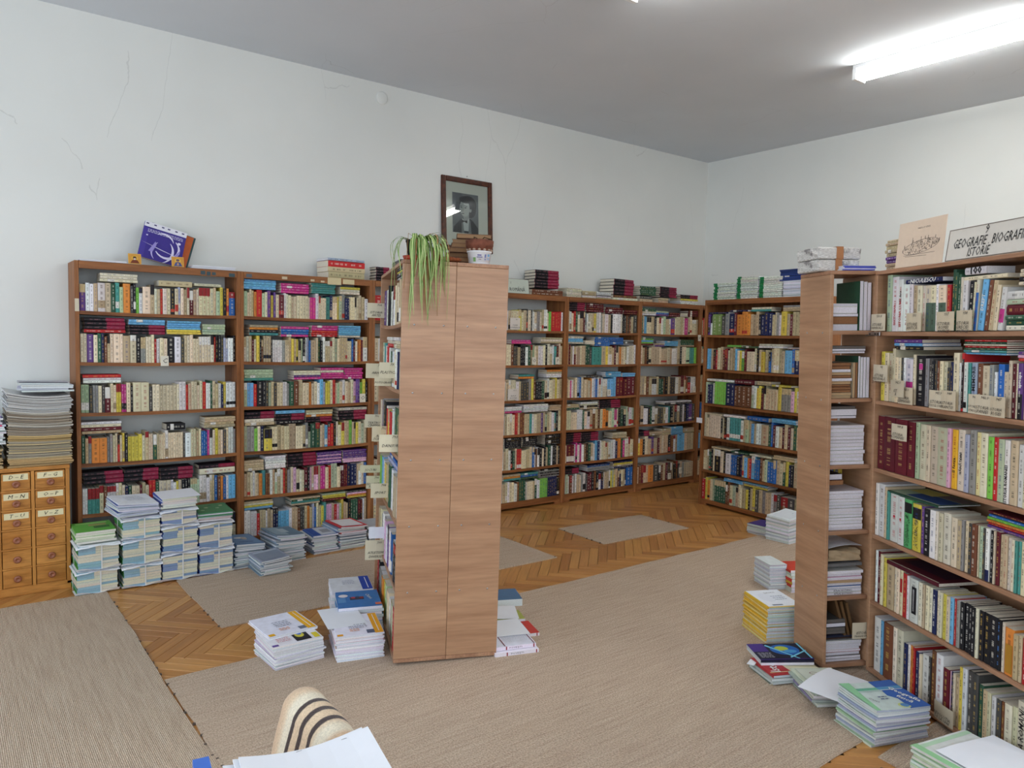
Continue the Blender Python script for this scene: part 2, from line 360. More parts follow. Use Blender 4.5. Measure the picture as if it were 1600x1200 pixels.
# ------------------------------------------------------------------ rugs
def rug(x0, x1, y0, y1, m, label, rot=0, round_=False, seed=1, z=.0):
    R = random.Random(seed); nx = max(6, int((x1-x0)/.16)); ny = max(6, int((y1-y0)/.16)); v = []; f = []
    cx, cy = (x0+x1)/2, (y0+y1)/2
    jx = [R.uniform(-.006, .006) for _ in range(nx+1)]; jy = [R.uniform(-.006, .006) for _ in range(ny+1)]
    for lay in (0, 1):
        for j in range(ny+1):
            for i in range(nx+1):
                X, Y = x0-cx+(x1-x0)*i/nx, y0-cy+(y1-y0)*j/ny
                if i in (0, nx): X += jy[j]
                if j in (0, ny): Y += jx[i]
                if round_ and i < 2 and j > ny-3: X += .05*(1 if i == 0 else .3)*(j-ny+3)/2
                h = z+.001 if lay == 0 else z+.0065+.002*math.sin(X*5+seed)*math.sin(Y*4+seed)+.0008*R.random()
                v.append((X, Y, h))
    S = (nx+1)*(ny+1); I = lambda l, i, j: l*S+j*(nx+1)+i
    for j in range(ny):
        for i in range(nx):
            f.append((I(1, i, j), I(1, i+1, j), I(1, i+1, j+1), I(1, i, j+1))); f.append((I(0, i, j+1), I(0, i+1, j+1), I(0, i+1, j), I(0, i, j)))
    for i in range(nx):
        f.append((I(0, i, 0), I(0, i+1, 0), I(1, i+1, 0), I(1, i, 0))); f.append((I(0, i+1, ny), I(0, i, ny), I(1, i, ny), I(1, i+1, ny)))
    for j in range(ny):
        f.append((I(0, 0, j+1), I(0, 0, j), I(1, 0, j), I(1, 0, j+1))); f.append((I(0, nx, j), I(0, nx, j+1), I(1, nx, j+1), I(1, nx, j)))
    me = bpy.data.meshes.new('woven_rug'); me.from_pydata(v, [], f); me.materials.append(m)
    o = link('woven_rug', me, None, T(cx, cy, 0) @ RZ(rot)); tag(o, label, 'rug')
    # overcast edge threads, one tuft part
    t = MB(); c = lin((96, 84, 76))
    for k in range(int((y1-y0)/.09)):
        for sx in (0, 1):
            X = (x0 if sx == 0 else x1)-cx; Y = y0-cy+k*.09+R.random()*.05
            if R.random() < .55: t.box(X-.005, Y, z+.001, X+.005, Y+.004+R.random()*.008, z+.0085, c)
    if t.f: tag(t.build('edge_stitching', MAT['print'], o), 'dark overcast stitches along the ends', kind='stuff')
    return o
rug(-.35, .79, 1.5, 5.08, MAT['rug_y'], 'long beige ribbed runner in front of the card cabinet', seed=2)
rug(.80, 5.50, 1.48, 3.64, MAT['rug_x'], 'largest beige ribbed rug, under the wheeled centre bookcase', .3, seed=3)
rug(1.18, 3.56, 4.11, 5.06, MAT['rug_x'], 'beige rug between the magazine stacks and the centre bookcase', seed=4)
rug(4.11, 5.08, 4.16, 4.72, MAT['rug_x'], 'small pale beige mat alone on the parquet', -1.5, seed=5)
rug(2.80, 4.6, -.6, 1.38, MAT['rug_x'], 'beige rug with a rounded corner below the history bookcase', 0, True, seed=6)
# ------------------------------------------------------------------ fluorescent lights
for i, (x, ya, yb) in enumerate(TUBES):
    L = yb-ya
    o = empty('ceiling_light', T(x, ya, ZC), ('bright fluorescent ceiling light above the history bookcase', 'fluorescent ceiling light above the wheeled centre bookcase',
        'fluorescent ceiling light behind the viewer near the side wall', 'fluorescent ceiling light behind the viewer near the desk')[i], 'light', 'fluorescent ceiling lights')
    board('light_body', (-.065, 0, -.03), (.065, L, 0), MAT['white'], o)
    for y in (.0, L-.03): board('lamp_holder', (-.068, y, -.11), (.068, y+.03, -.031), MAT['white'], o)
    for sx in (-.048, .048):
        lathe('lamp_tube', [(.015, .0), (.016, .003), (.016, L-.063), (.015, L-.06)], MAT['tube'], o, T(sx, .03, -.082) @ RX(-90), 12)
o = lathe('ceiling_junction_cover', [(.052, 0), (.052, .006), (.046, .009), (.0, .009)], MAT['wall'], None, T(2.968, Y1, 3.554) @ RX(90), 24)
o.name = 'junction_box_cover'; tag(o, 'small round white junction cover high on the back wall', 'cover')
# ------------------------------------------------------------------ bookcases
def bookcase(M, W, H, D, zs, style, label, cat='bookcase', sag=.004, back=False, group=None):
    r = empty('bookcase', M, label, cat, group)
    if style == 'dark':
        pw, th, mz, mu = .026, .022, MAT['dark_z'], MAT['dark_u']
    else: pw, th, mz, mu = .018, .018, MAT['lam'], MAT['lam_u']
    zb = 0 if style == 'dark' else .021
    lam = style != 'dark'
    for x in (0, W-pw): board('side_panel', (x+.0005, 0, zb+(.0195 if lam else 0)), (x+pw-.0005, D, H-(th+.001 if lam else 0)), mz, r, .0015)
    board('top_panel', (.0005 if lam else pw, 0 if lam else .001, H-th), (W-(.0005 if lam else pw), D, H-.0005), mu, r, .0015)
    if lam: board('base_panel', (.0005, 0, zb), (W-.0005, D, zb+.0185), mu, r, .0015)
    if style == 'dark':
        board('top_rail', (pw, -.006, H-.048), (W-pw, .016, H-.001), mu, r, .0015)
        board('plinth', (pw, .006, .022), (W-pw, .026, zs[-1]-th-.001), mu, r, .001)
        for x in (pw, W-pw-.07): board('foot', (x, .004, .0), (x+.07, .03, .022), mu, r, .001)
    else:
        for x in (.03, W-.07):
            for y in (.035, D-.075): lathe('caster', [(.018, .0085), (.022, .011), (.022, .018), (.016, .0205)], MAT['black'], r, M=T(x+.02, y+.02, .0), n=12)
    for z in (zs[:-1] if lam else zs): board('shelf', (pw, .004, z-th), (W-pw, D-.004, z), mu, r, .001, sag=sag if z != zs[-1] else sag*.4)
    if back: board('back_panel', (pw, D-.006, zb+.02), (W-pw, D-.001, H-th), mz, r, 0)
    return r
ZA = [1.715, 1.388, 1.062, .733, .403, .105]; ZD = [1.67, 1.35, 1.025, .71, .385, .08]; ZR = [1.662, 1.332, 1.0, .675, .35, .06]; KS = 1.58/1.55; ZL = [1.661, 1.338, 1.016, .695, .373, .04]
FY = 5.48
BAY = {'A': (.69, 1.03, ZA, 2.03), 'B': (1.72, 1.035, ZA, 2.03), 'C': (2.755, 1.035, ZA, 2.03), 'D': (3.79, 1.02, ZD, 2.0), 'E': (4.81, 1.015, ZD, 2.0), 'F': (5.825, .975, ZD, 2.0), 'G': (6.80, .34, ZD, 2.0)}
BL = {'A': 'first brown wall bookcase, beside the card cabinet, purple book on top', 'B': 'second brown wall bookcase from the card cabinet, four large volumes on top',
      'C': 'third brown wall bookcase, half hidden by the centre bookcase', 'D': 'brown wall bookcase under the ROMÂNĂ sign', 'E': 'brown wall bookcase past the ROMÂNĂ one, low white stacks on top',
      'F': 'last full brown wall bookcase near the corner', 'G': 'narrow brown bookcase squeezed into the corner'}
FR = {}; UNIT = {'A': 'first wall bookcase', 'B': 'second wall bookcase', 'C': 'third wall bookcase', 'D': 'fourth wall bookcase', 'E': 'fifth wall bookcase', 'F': 'last wall bookcase', 'G': 'corner bookcase',
                 'R': 'dark aisle bookcase', 'W': 'history bookcase', 'N': 'narrow angled bookcase', 'L': 'wheeled centre bookcase', 'LR': 'far side of centre bookcase'}
ZS = {}
for k, (x, w, zs, h) in BAY.items():
    FR[k] = frame((x, FY, 0), 0); ZS[k] = zs
    bookcase(FR[k], w, h, .28, zs, 'dark', BL[k], sag=.007, group=None)
FR['R'] = frame((5.942, 4.747, 0), -95.4); ZS['R'] = ZR
bookcase(FR['R'], 1.3, 1.997, .28, ZR, 'dark', 'brown aisle bookcase standing square to the wall, green and white stacks on top', back=True)
WM = frame((3.50*KS, 1.768*KS, 0), -119, 0, -.026); WM = WM @ T(.022, 0, 0); FR['W'] = WM; ZS['W'] = ZL
FR['W'] = WM
bookcase(WM @ T(-.02, 0, 0), 1.06, 1.945, .275, ZL, 'lam', 'light oak history bookcase under the GEOGRAFIE BIOGRAFII ISTORIE sign', sag=.002, back=True)
FR['N'] = frame((3.331*KS, 1.889*KS, 0), -29, -.026, 0); ZS['N'] = ZL
nb = bookcase(FR['N'], .248, 1.945, .275, ZL, 'lam', 'narrow light oak bookcase at an angle to the history bookcase', sag=0)
LL = 1.08
FR['L'] = frame((1.68*KS, 3.096*KS, 0), -112, 0, .014) @ T(-LL, 0, 0); ZS['L'] = ZL
bookcase(FR['L'], LL, 1.955, .2553, ZL, 'lam', 'wheeled light oak centre bookcase under the trailing plant', sag=.012, back=True)
c_, s_ = math.cos(math.radians(-22)), math.sin(math.radians(-22))
FR['LR'] = FR['L'] @ T(LL, .512, 0) @ RZ(180); ZS['LR'] = ZL
bookcase(FR['LR'], LL, 1.955, .2553, ZL, 'lam', 'light oak centre bookcase, back to back half under the white tub', sag=.012, back=True)
EP = FR['L'] @ T(LL, 0, 0) @ RZ(90)     # end panel: x across the panel, y away from the viewer
root_of = {o['label']: o for o in COL.objects if 'label' in o.keys()}
def screws(root, Mloc, xs, zs_):
    for z in zs_:
        for x in xs:
            o = lathe('screw', [(.0045, 0), (.0042, .0012), (.0, .0016)], MAT['steel'], root, Mloc @ T(x, -.0003, z) @ RX(90), 8, True)
LR_ = [o for o in COL.objects if o.type == 'EMPTY' and str(o.get('label', '')).startswith('wheeled light oak')][0]
RR_ = [o for o in COL.objects if o.type == 'EMPTY' and 'back to back' in str(o.get('label', ''))][0]
SZ = [1.652, 1.329, 1.007, .686, .364]
screws(LR_, FR['L'].inverted() @ EP, (.06, .2), SZ); screws(RR_, FR['LR'].inverted() @ EP, (.315, .455), SZ)
screws(nb, axes((0, -1, 0), (1, 0, 0), (0, 0, 1), (0, 0, 0)), (-.06, -.2), SZ)
hb = empty('hinge_bracket', FR['W'] @ T(-.018, -.006, 1.651), 'steel bracket joining the narrow and the history bookcases', 'bracket')
board('plate', (-.055, -.004, -.009), (.055, -.001, .009), MAT['steel'], hb, .001)
for x in (-.04, -.02, .02, .04): lathe('screw', [(.005, 0), (.0, .002)], MAT['black'], hb, T(x, -.004, 0) @ RX(90), 8)
# ------------------------------------------------------------------ books
PAL = {'W': (228, 228, 226), 'I': (224, 216, 194), 'C': (222, 209, 178), 'T': (194, 175, 142), 'B': (116, 72, 48), 'K': (28, 28, 34), 'D': (74, 72, 70), 'A': (146, 146, 144), 'Q': (168, 178, 202),
       'G': (48, 88, 66), 'L': (124, 190, 80), 'E': (78, 150, 144), 'H': (178, 196, 164), 'S': (112, 178, 220), 'U': (44, 104, 178), 'N': (30, 38, 82), 'V': (98, 64, 132), 'M': (98, 28, 40),
       'R': (188, 42, 46), 'P': (196, 56, 136), 'Y': (216, 198, 84), 'O': (216, 138, 62), 'J': (192, 184, 162), 'Z': (226, 180, 206), 'X': (52, 34, 44), 'q': (124, 150, 88), 'F': (228, 174, 48), 'y': (222, 212, 150), 'g': (88, 172, 104)}
CNAME = {'W': 'white', 'I': 'ivory', 'C': 'cream', 'T': 'tan', 'B': 'brown', 'K': 'black', 'D': 'dark grey', 'A': 'grey', 'Q': 'lavender grey', 'G': 'dark green', 'L': 'lime green', 'E': 'teal', 'H': 'pale green',
         'S': 'sky blue', 'U': 'blue', 'N': 'navy', 'V': 'violet', 'M': 'maroon', 'R': 'red', 'P': 'magenta', 'Y': 'yellow', 'O': 'orange', 'J': 'parchment', 'Z': 'pink', 'X': 'black and maroon', 'q': 'olive green', 'F': 'amber', 'y': 'pale yellow', 'g': 'green'}
LIGHT = set('WICTQHSYOJZALEFyg')
ORD = lambda n: 'first second third fourth fifth sixth seventh eighth ninth tenth eleventh twelfth'.split()[n-1] if n <= 12 else '%d%s' % (n, 'th' if 10 < n % 100 < 14 else {1: 'st', 2: 'nd', 3: 'rd'}.get(n % 10, 'th'))
SHELF = ['top', 'second', 'third', 'fourth', 'fifth', 'bottom']
BOOKS = []
rb = random.Random(21)
def jit(c, a=.07):
    k = 1+rb.uniform(-a, a); return tuple(min(255, max(0, x*k*(1+rb.uniform(-.025, .025)))) for x in c)
def jitu(c, a): k = 1+rb.uniform(-a, a); return tuple(min(255, x*k) for x in c)
def inkfor(ch, sp=''):
    if sp: return {'r': (176, 30, 40), 'n': (60, 50, 120), 'w': (232, 230, 224), 'y': (190, 160, 100), 's': (90, 150, 230), 'k': (20, 20, 22)}[sp]
    if ch in LIGHT: return rb.choice([(30, 28, 28)]*5+[(150, 30, 36), (40, 60, 120), (90, 60, 40)])
    return rb.choice([(225, 220, 205)]*3+[(205, 170, 90)]*2)
def spec(unit, sh, M, ch, w, h, dep, **k):
    d = dict(unit=unit, sh=sh, M=M, ch=ch, ch2=None, w=w, h=h, dep=dep, col=jit(PAL[ch]), ink=inkfor(ch, k.pop('ik', '')), hard=ch in 'MJX' or k.pop('hard', False), flat=False, force=False, seg=None, po=False)
    d.update(k); BOOKS.append(d); return d
def parse(seq):
    out = []; i = 0
    while i < len(seq):
        c = seq[i]; i += 1
        if c == ' ': continue
        n = ''
        while i < len(seq) and seq[i].isdigit(): n += seq[i]; i += 1
        out.append((c, int(n) if n else 1))
    return out
def sagz(unit, u, z):
    W = {'A': 1.03, 'B': 1.035, 'C': 1.035, 'D': 1.02, 'E': 1.015, 'F': .975}.get(unit)
    if unit in ('L', 'LR'): W, s = LL, .012
    elif W: s = .007
    else: return 0
    return -s*(1-(2*min(1, max(0, u/W))-1)**2)
def row(unit, si, seq, u0, u1, hm=.187, flats=(), d0=.012, force=False, dep=(.125, .15), hidden=None):
    M = FR[unit]; z = ZS[unit][si]; it = parse(seq)
    ws = []; prev = None
    for c, n in it:
        wv = n*(ws[-1][1]/ws[-1][2] if prev == (c, n) and ws else rb.uniform(.72, 1.3)); ws.append((c, wv, n)); prev = (c, n)
    tot = sum(x[1] for x in ws); k = (u1-u0)/tot; u = u0; order = 0; prev = None; tops = []
    for c, wv, n in ws:
        w = wv*k; same = prev == c and rb.random() < .75
        if not same:
            h = min(.24, hm*rb.uniform(.9, 1.09)); dp = rb.uniform(*dep); cc = jit(PAL[c]); ik = inkfor(c); dd = d0+rb.uniform(0, .012)
            seg = None
            q = rb.random()
            if q < .13: a = rb.uniform(.55, .8); seg = (a, 1, rb.choice([(228, 226, 220), (40, 36, 38), (150, 40, 44), (200, 180, 140)]))
            elif q < .25: a = rb.uniform(.05, .15); seg = (a, a+rb.uniform(.1, .3), rb.choice([(228, 226, 220), (30, 30, 34), (170, 150, 120), (190, 60, 50)]))
        order += 1
        s = spec(unit, si, M @ T(u+.0006, dd+rb.uniform(0, .002), z+.0004+sagz(unit, u+w/2, z)), c, w-.0012, h*rb.uniform(.992, 1), dp, order=order)
        s.update(col=jitu(cc, .05), ink=ik, seg=seg, force=force or (hidden is not None and u < hidden))
        tops.append((u, u+w, h)); u += w; prev = c
    for fi, fl in enumerate(flats):
        f0, f1, cols = fl[:3]; a, e = u0+f0*(u1-u0), u0+f1*(u1-u0)
        hb_ = max([t[2] for t in tops if t[1] > a and t[0] < e] or [0])
        zmax = ([2.03 if unit in 'ABC' else 1.99]+ZS[unit])[si]-.026
        flatstack(unit, si, M, a, e, d0+.004, z+hb_+.001+max(sagz(unit, a, z), sagz(unit, e, z)), parse(cols), zmax-(z+hb_)-.012, fi+1, tk=.027 if 'X' in cols else .021, force=force or (hidden is not None and e < hidden))
def flatstack(unit, si, M, a, e, d, z, items, room, fi, force=False, dep=.135, po=False, tk=.021, rot=0, where=None, jj=.008):
    L = e-a; n = sum(x[1] for x in items); t0 = min(tk, room/n) if room else tk
    for i, (c, k) in enumerate(items):
        t = t0*k*(.97 if c in 'MXK' else rb.uniform(.7, .96)); l = L*rb.uniform(.95, 1.0); dj = rb.uniform(0, jj); aj = rb.uniform(0, L-l)
        mm = M @ T(a+aj, d+dj, z) @ T(l/2, dep/2, 0) @ RZ(rot+rb.uniform(-1.2, 1.2)) @ T(-l/2, -dep/2, 0)
        if po: mm = mm @ T(l, dep, 0) @ RZ(180)
        s = spec(unit, si, mm, c, t, l, dep*rb.uniform(.95, 1.0), flat=True, order=i+1, pile=fi, npile=len(items), force=force, where=where, po=po)
        if c == 'X': s['seg'] = (.46, 1, (26, 24, 30)); s['col'] = jit((142, 36, 66), .03); s['ink'] = (140, 96, 104)
        elif rb.random() < .2: s['seg'] = (.62, .8, (228, 226, 220))
        z += t+.0014
# --- first and second wall bookcases
g = .03
rowA = lambda si, seq, fl=(), hm=.187: row('A', si, seq, .03, 1.0, hm, fl)
rowA(0, 'V2WWTW2C2GEHO2DKLWC3TITRICKCQCTIMTICCCCTHYKOU2', [(.12, .35, 'III'), (.48, .70, 'T2'), (.71, .90, 'I')], .182)
rowA(1, 'CCV2CGNBTCC2CT2C2K2AACCCRWCCK2W2DTCCCCCCCCIRKKDQQWWK', [(.02, .27, 'RXXX'), (.29, .52, 'XXXSS'), (.53, .76, 'YYSSSS'), (.77, .93, 'HHHH')], .178)
rowA(2, 'HHDAACDM2CCYYPPCKC2C2DCCCCCCCIWWRTCCCCRWWGCTWNYWWW', [(.01, .24, 'WWR')], .18)
rowA(3, 'GTAO2O2AACCRCYKYYYYCTCCGTCCCWCCCCCCDW2CCTCUUUPWCYTCDCWWA', [(0, .24, 'TMIW'), (.52, .65, 'K2'), (.78, 1, 'TTTT')], .18)
rowA(4, 'WWEEECBWWWICCNGCCMTCRRGCCCWWYCKKKHHHHWWWCTUBOUWSS', [(0, .25, 'XXX'), (.25, .47, 'XXX'), (.48, .70, 'XXX'), (.74, 1, 'I2X')], .175)
rowA(5, 'CCTWGCATTWICBCCKTHWACCTTURCCTWCCATTGC', [], .18)
rowB = lambda si, seq, fl=(), hm=.187: row('B', si, seq, .03, 1.005, hm, fl)
rowB(0, 'HCCTOR2HCVYVCM2WICCCCCCCIPPWCCCCE2NCCYHANNCCCICCTW2', [(0, .24, 'SSSS'), (.28, .5, 'PPPP'), (.52, .72, 'EEEEE'), (.76, .93, 'IIY')], .18)
rowB(1, 'IITMCYKBTTTDWWWWACCTYTYTHKWQUT2CGKWTTCCHCTTTTCCUMIOOMW2', [(.04, .26, 'EKOT'), (.28, .5, 'PUUP'), (.52, .74, 'RRRPP'), (.75, .94, 'ISSSSS')], .177)
rowB(2, 'HSSRK2KDHTDCCWWAG2B2TTCCOCCWSQYYCRCHCWCTCZVVLYK', [(0, .22, 'EHHH'), (.38, .6, 'PVII'), (.6, .8, 'PPPIP'), (.8, .96, 'PPPPP')], .178)
rowB(3, 'HAALCNY2YCCTTCCTTCCCTAHG2G2CTSRRKICYTTLTCYCHC', [(0, .23, 'TIXX'), (.24, .47, 'KXXS'), (.48, .7, 'XXOIT'), (.75, 1, 'XXXI')], .178)
rowB(4, 'TTCWCCOEBBWTHTCRBACZCICMKZTZZTPPCRHHCMMMMNNNTWIU', [(0, .15, 'TTTT'), (.16, .32, 'WWWWW'), (.33, .57, 'XXXX'), (.57, .78, 'VZVZVZVV'), (.79, 1, 'ZZVVVV')], .178)
rowB(5, 'WWWWRTTWTTNNSSSSWTTBDDTOTQUCTYEZZTRZHYTTKGGGMMWT', [(0, .22, 'SYIT'), (.36, .6, 'TEGT'), (.62, .82, 'MYYH'), (.83, 1, 'YOZD')], .18)
# --- third (mostly hidden behind the centre bookcase) and the ones past it
for si in range(6): row('C', si, ['R3TWCC', 'CWTCI', 'CTCCW', 'TCWCA', 'CMWTC', 'CATWC'][si]+'TCCWATCGUMCCTWTCCIRTKC', .03, 1.005, hidden=.2)
D_ = 'CTWCACMTCWTC'
rowD = lambda si, seq, fl=(): row('D', si, D_+seq, .03, .99, .185, fl, hidden=.28)
rowD(0, 'CCYCTDCDWCACTWWCLR2RRRW')
rowD(1, 'CBDDTKKKWGTHCTWWCKITWEMCC', [(.36, .6, 'PP'), (.72, 1, 'TIT')])
rowD(2, 'CCCWTDDDAYBKKKGCWCCYCT', [(.45, .65, 'OE'), (.8, 1, 'WWTO')])
rowD(3, 'CCRTBBTTEWCTTVTHTCWEKC', [(.3, .5, 'PWW'), (.52, .83, 'WWWW'), (.85, 1, 'TTT')])
rowD(4, 'WKGCRRCCCTTCUWBWKCKTGWKKTK', [(.3, .5, 'KKKKKK'), (.52, .7, 'KKKKK'), (.8, 1, 'KKKKKKK')])
rowD(5, 'WCCWBGGGWCCCTGWLLLNNNNNK', [(.3, .5, 'EOT'), (.5, .72, 'GUE'), (.75, 1, 'AKAKAK')])
rowE = lambda si, seq, fl=(): row('E', si, seq, .03, .985, .185, fl)
rowE(0, 'CWCCRGCTTMAWCCTYCWWACCW2T2KW2WWWIKKDBDBTTD2', [(0, .23, 'XXXX'), (.25, .5, 'MMMM'), (.52, .78, 'MMM'), (.8, 1, 'MM')])
rowE(1, 'TMTWMCTCTTGGDE2E2ET2YW2TMCTOTCTWCCCW', [(0, .22, 'ISSI'), (.25, .38, 'II'), (.38, .6, 'UUUUU'), (.6, .8, 'UUUUUU'), (.8, .96, 'ADA')])
rowE(2, 'TCPWTCQUCTCTCOWQUWCWCCS2S2SSM2M2M2M2M2', [(.27, .5, 'D'), (.55, .78, 'SSS'), (.8, 1, 'SS')])
rowE(3, 'CCCCCCWWWGCWTBTBCOOCHPCKGKHIWH', [(0, .18, 'GTT'), (.2, .45, 'TKIW'), (.47, .78, 'XXXX')])
rowE(4, 'CM2MWPWPWBKGTWSNWCCCTWWWNOOGPC2TCC', [(0, .22, 'XXXX'), (.23, .47, 'XXXX'), (.68, .9, 'TTC')])
rowE(5, 'WHWBWAWTCAWDMMKBKWNWTTWYHYTBNCTNU2U', [(0, .2, 'XX'), (.32, .65, 'AAAUN'), (.7, 1, 'NTYN')])
rowF = lambda si, seq, fl=(): row('F', si, seq, .03, .945, .182, fl)
rowF(0, 'GCSCCTTDCTWHTTCV2CCCCTCP2TCCCT', [(.02, .25, 'WIGG'), (.25, .47, 'VUH'), (.48, .67, 'MM'), (.68, .81, 'II'), (.82, 1, 'MMM')])
rowF(1, 'CTBKCTTTCTTTCTWWWTKCCHHEEEL', [(0, .22, 'MLSLG'), (.25, .41, 'VT'), (.42, .65, 'SSS'), (.7, .95, 'TGGG')])
rowF(2, 'TTCBTWWTGGBK2TDDDWTMMTBR2WW')
rowF(3, 'BTWWKGWTDDTWEKTDTDWKNVVD', [(.45, .95, 'DW')])
rowF(4, 'YOKCCTVTTMTCTTKBWTSSSSTTTT', [(0, .2, 'XX'), (.2, .42, 'TT'), (.43, .57, 'TTTT'), (.58, .79, 'SSSSS'), (.8, 1, 'TTT')])
rowF(5, 'TBMCTO2D2KBTMDBTKBDTATTTT')
for si in range(6): row('G', si, ['TRCTWC', 'CTTEWC', 'TTCWTT', 'NUDNTU', 'TSTTUC', 'TTCTTD'][si]+'CTT', .03, .3, .18)
# --- dark aisle bookcase
rowR = lambda si, seq, fl=(): row('R', si, seq+'TCCWTC', .03, 1.27, .2, fl)
rowR(0, 'VWq2q2D2A2N2MO2OOOTTTKN2N2N2TCAWY2TMTTT', [(.0, .2, 'N'), (.21, .39, 'N'), (.42, .6, 'EI'), (.7, .9, 'TTA')])
rowR(1, 'SSTMRCTBMCTTSCYLMCCCCKTYTTUCCCTTSSUN2', [(.2, .34, 'L'), (.35, .5, 'G'), (.5, .72, 'WI'), (.75, .9, 'A')])
rowR(2, 'HNNWLLLLLN2NBB2B2B2HWYYMCTTTTYAAAZY', [(0, .28, 'W'), (.29, .48, 'M2'), (.5, .62, 'TT'), (.63, .8, 'Y')])
rowR(3, 'CCCCCCCKCKWEEEEWTHTSTWWT2GUMWTMTMCG', [(0, .18, 'C'), (.19, .4, 'W'), (.42, .62, 'U2'), (.64, .85, 'SS')])
rowR(4, 'CCTGKCK2CKW2UUUKNTSORS2UUBTHUUUTCGYNK', [(.08, .27, 'T'), (.28, .45, 'G'), (.46, .65, 'I'), (.67, .85, 'TT')])
rowR(5, 'RYOCHGGGGGBBCHTCCTYKTYDTATTWADB2D2', [(.22, .4, 'SSS'), (.41, .64, 'YAS')])
# --- wheeled centre bookcase: near face, then the far face
rowL = lambda si, seq, fl=(), dp=(.13, .17): row('L', si, seq, .03, LL-.03, .205, fl, d0=.006, dep=dp)
rowL(0, 'V2AWWKWWDWCTCTWC', [(.66, .98, 'AKNYKA')])
rowL(1, 'HIEWWRWGWCTWNCT', [(.3, .55, 'RIW'), (.6, .85, 'TIW')])
rowL(2, 'IVAK2WRYRWWGGTK')
rowL(3, 'HLLSWYTCGWCTWC', [(.5, .9, 'UQU')])
rowL(4, 'THCAWAZWVWUAKKK')
rowL(5, 'RKAAOYHLCWTHRS')
for si in range(6): row('LR', si, 'CTWCACMTCWTCUTGCWTKCAYTC', .03, LL-.03, .19, force=True)
# --- history bookcase, book by book: colour, offset, width, height in mm, lean in degrees
HIST = ['H,50,34,258 W:r,84,44,242 W:r,128,32,228 W,159,46,205 W,206,25,202 T,231,25,196 I,256,31,193 I:r,286,21,191 C/G,307,30,191 C/G,337,32,189 W,369,18,192 C/G,387,44,186 R,432,21,186 G,458,17,244,1 G,475,16,231,1 G,491,15,222,1 I,506,13,210,1 W,519,26,196,1 K,545,25,191,3 C,571,10,187,3 I/U,581,15,194,4 S,597,30,193,7 B,631,19,190,7 T,652,22,187,7 C,682,19,168,6 W/P,704,23,158,7',
 'Y,17,27,225 C,44,29,220 C,73,24,218 C,99,19,240 C,119,22,202 C,141,19,200 D,161,13,201 W,176,18,201 W/P,195,45,196 C,241,16,216 K,258,57,213 A,316,23,202 D,340,21,202 K,362,15,193 D,378,13,197 B,393,13,194 C,407,21,194 C,429,21,191 D,451,18,169 N,471,14,193 C,486,31,230 W,518,11,191 R/K,530,12,229 W,543,21,194 E,566,13,192 Q:n,580,29,193 B,610,26,192 C,637,35,185 A,673,21,189 W,696,13,163 U,711,29,193 C,742,20,166 C,765,15,208 M,781,18,197 C,800,8,199 V/K,809,21,200 C,831,21,197',
 'M:y,5,52,243 M:y,59,77,246 M:y,139,78,244 M:y,218,47,240 H,268,25,243 J,294,41,238 J,336,26,238 J,363,42,238 J,407,56,239 Z,464,20,241 F,486,31,239 I,519,37,243 Q,557,25,228 A,583,34,249 y,618,21,244 I,640,35,245 L,676,28,235 R,705,22,237 H,728,29,233 W,758,24,233 T,783,35,236 W,819,25,225 C,845,14,218 K,860,16,227 T,878,20,225 M,899,30,230',
 'W,3,24,243 W,28,40,245 T,70,19,237 E,90,18,222 W:r,109,59,221 W:r,169,42,216 g/K,213,49,215 Y/K,264,53,205 V,318,21,204 K:w,340,35,200 W,376,35,202 I,412,17,204 C,430,24,201 I,455,42,209 I,499,33,200 T,534,22,196 A,557,15,201 C,574,18,204 D,593,19,198 B,613,27,201 C,641,7,201 H,650,20,201 D,671,13,199 W/N,685,19,202 K:w,705,17,199 C,723,8,199 M,732,19,201 T,752,18,196 T,771,17,197 I,789,15,194 I,805,15,191 E,821,13,191 E,835,12,192 C,848,19,194 G,868,6,196 Z,875,17,192 T,893,20,195 C,914,22,190',
 'W,15,17,243 M,33,23,243 C,57,21,236 Y,80,20,228 T,102,50,208 C,154,16,205 C,172,19,205 C:r,193,19,206 R,214,28,197 W,243,16,194 W,262,55,192 I,318,25,190 T,344,15,189 C,361,23,191 I,385,18,190 N:w,405,24,187 I,430,15,192 I,446,17,190 Y,464,22,189 C,488,21,187 S,510,20,190 R,532,12,192 A,545,18,189 K:w,564,22,191 K:w,588,23,195 K:w,612,15,195 K:w,629,18,194 I,648,15,196 K,665,23,194 K,689,30,194 K,720,33,195 K:s,754,18,193 I,773,13,188 O,788,42,176 T,831,23,167 T,855,15,173 R:w,871,25,166 C,897,30,180',
 'W,19,51,256 S,71,19,255 B,92,66,257 I,159,28,258 I,189,41,262 N,232,23,214 W,257,18,217 O,277,17,222 R,296,15,221 N,313,22,210 C,336,15,207 W,352,43,217 D,396,14,222 B,412,27,258 W,440,41,257 M,484,33,215 Z,518,6,213 N,525,12,215 C,538,13,214 T,552,19,206 Y,572,18,256 W,591,24,261 D,616,26,262 D,643,27,262 G,672,23,232 T,696,23,223 C,720,18,224 W,739,21,219 D,762,22,218 B,785,17,220 I,804,33,223 C,838,22,228 I,861,41,262 T,904,20,220']
HB = []
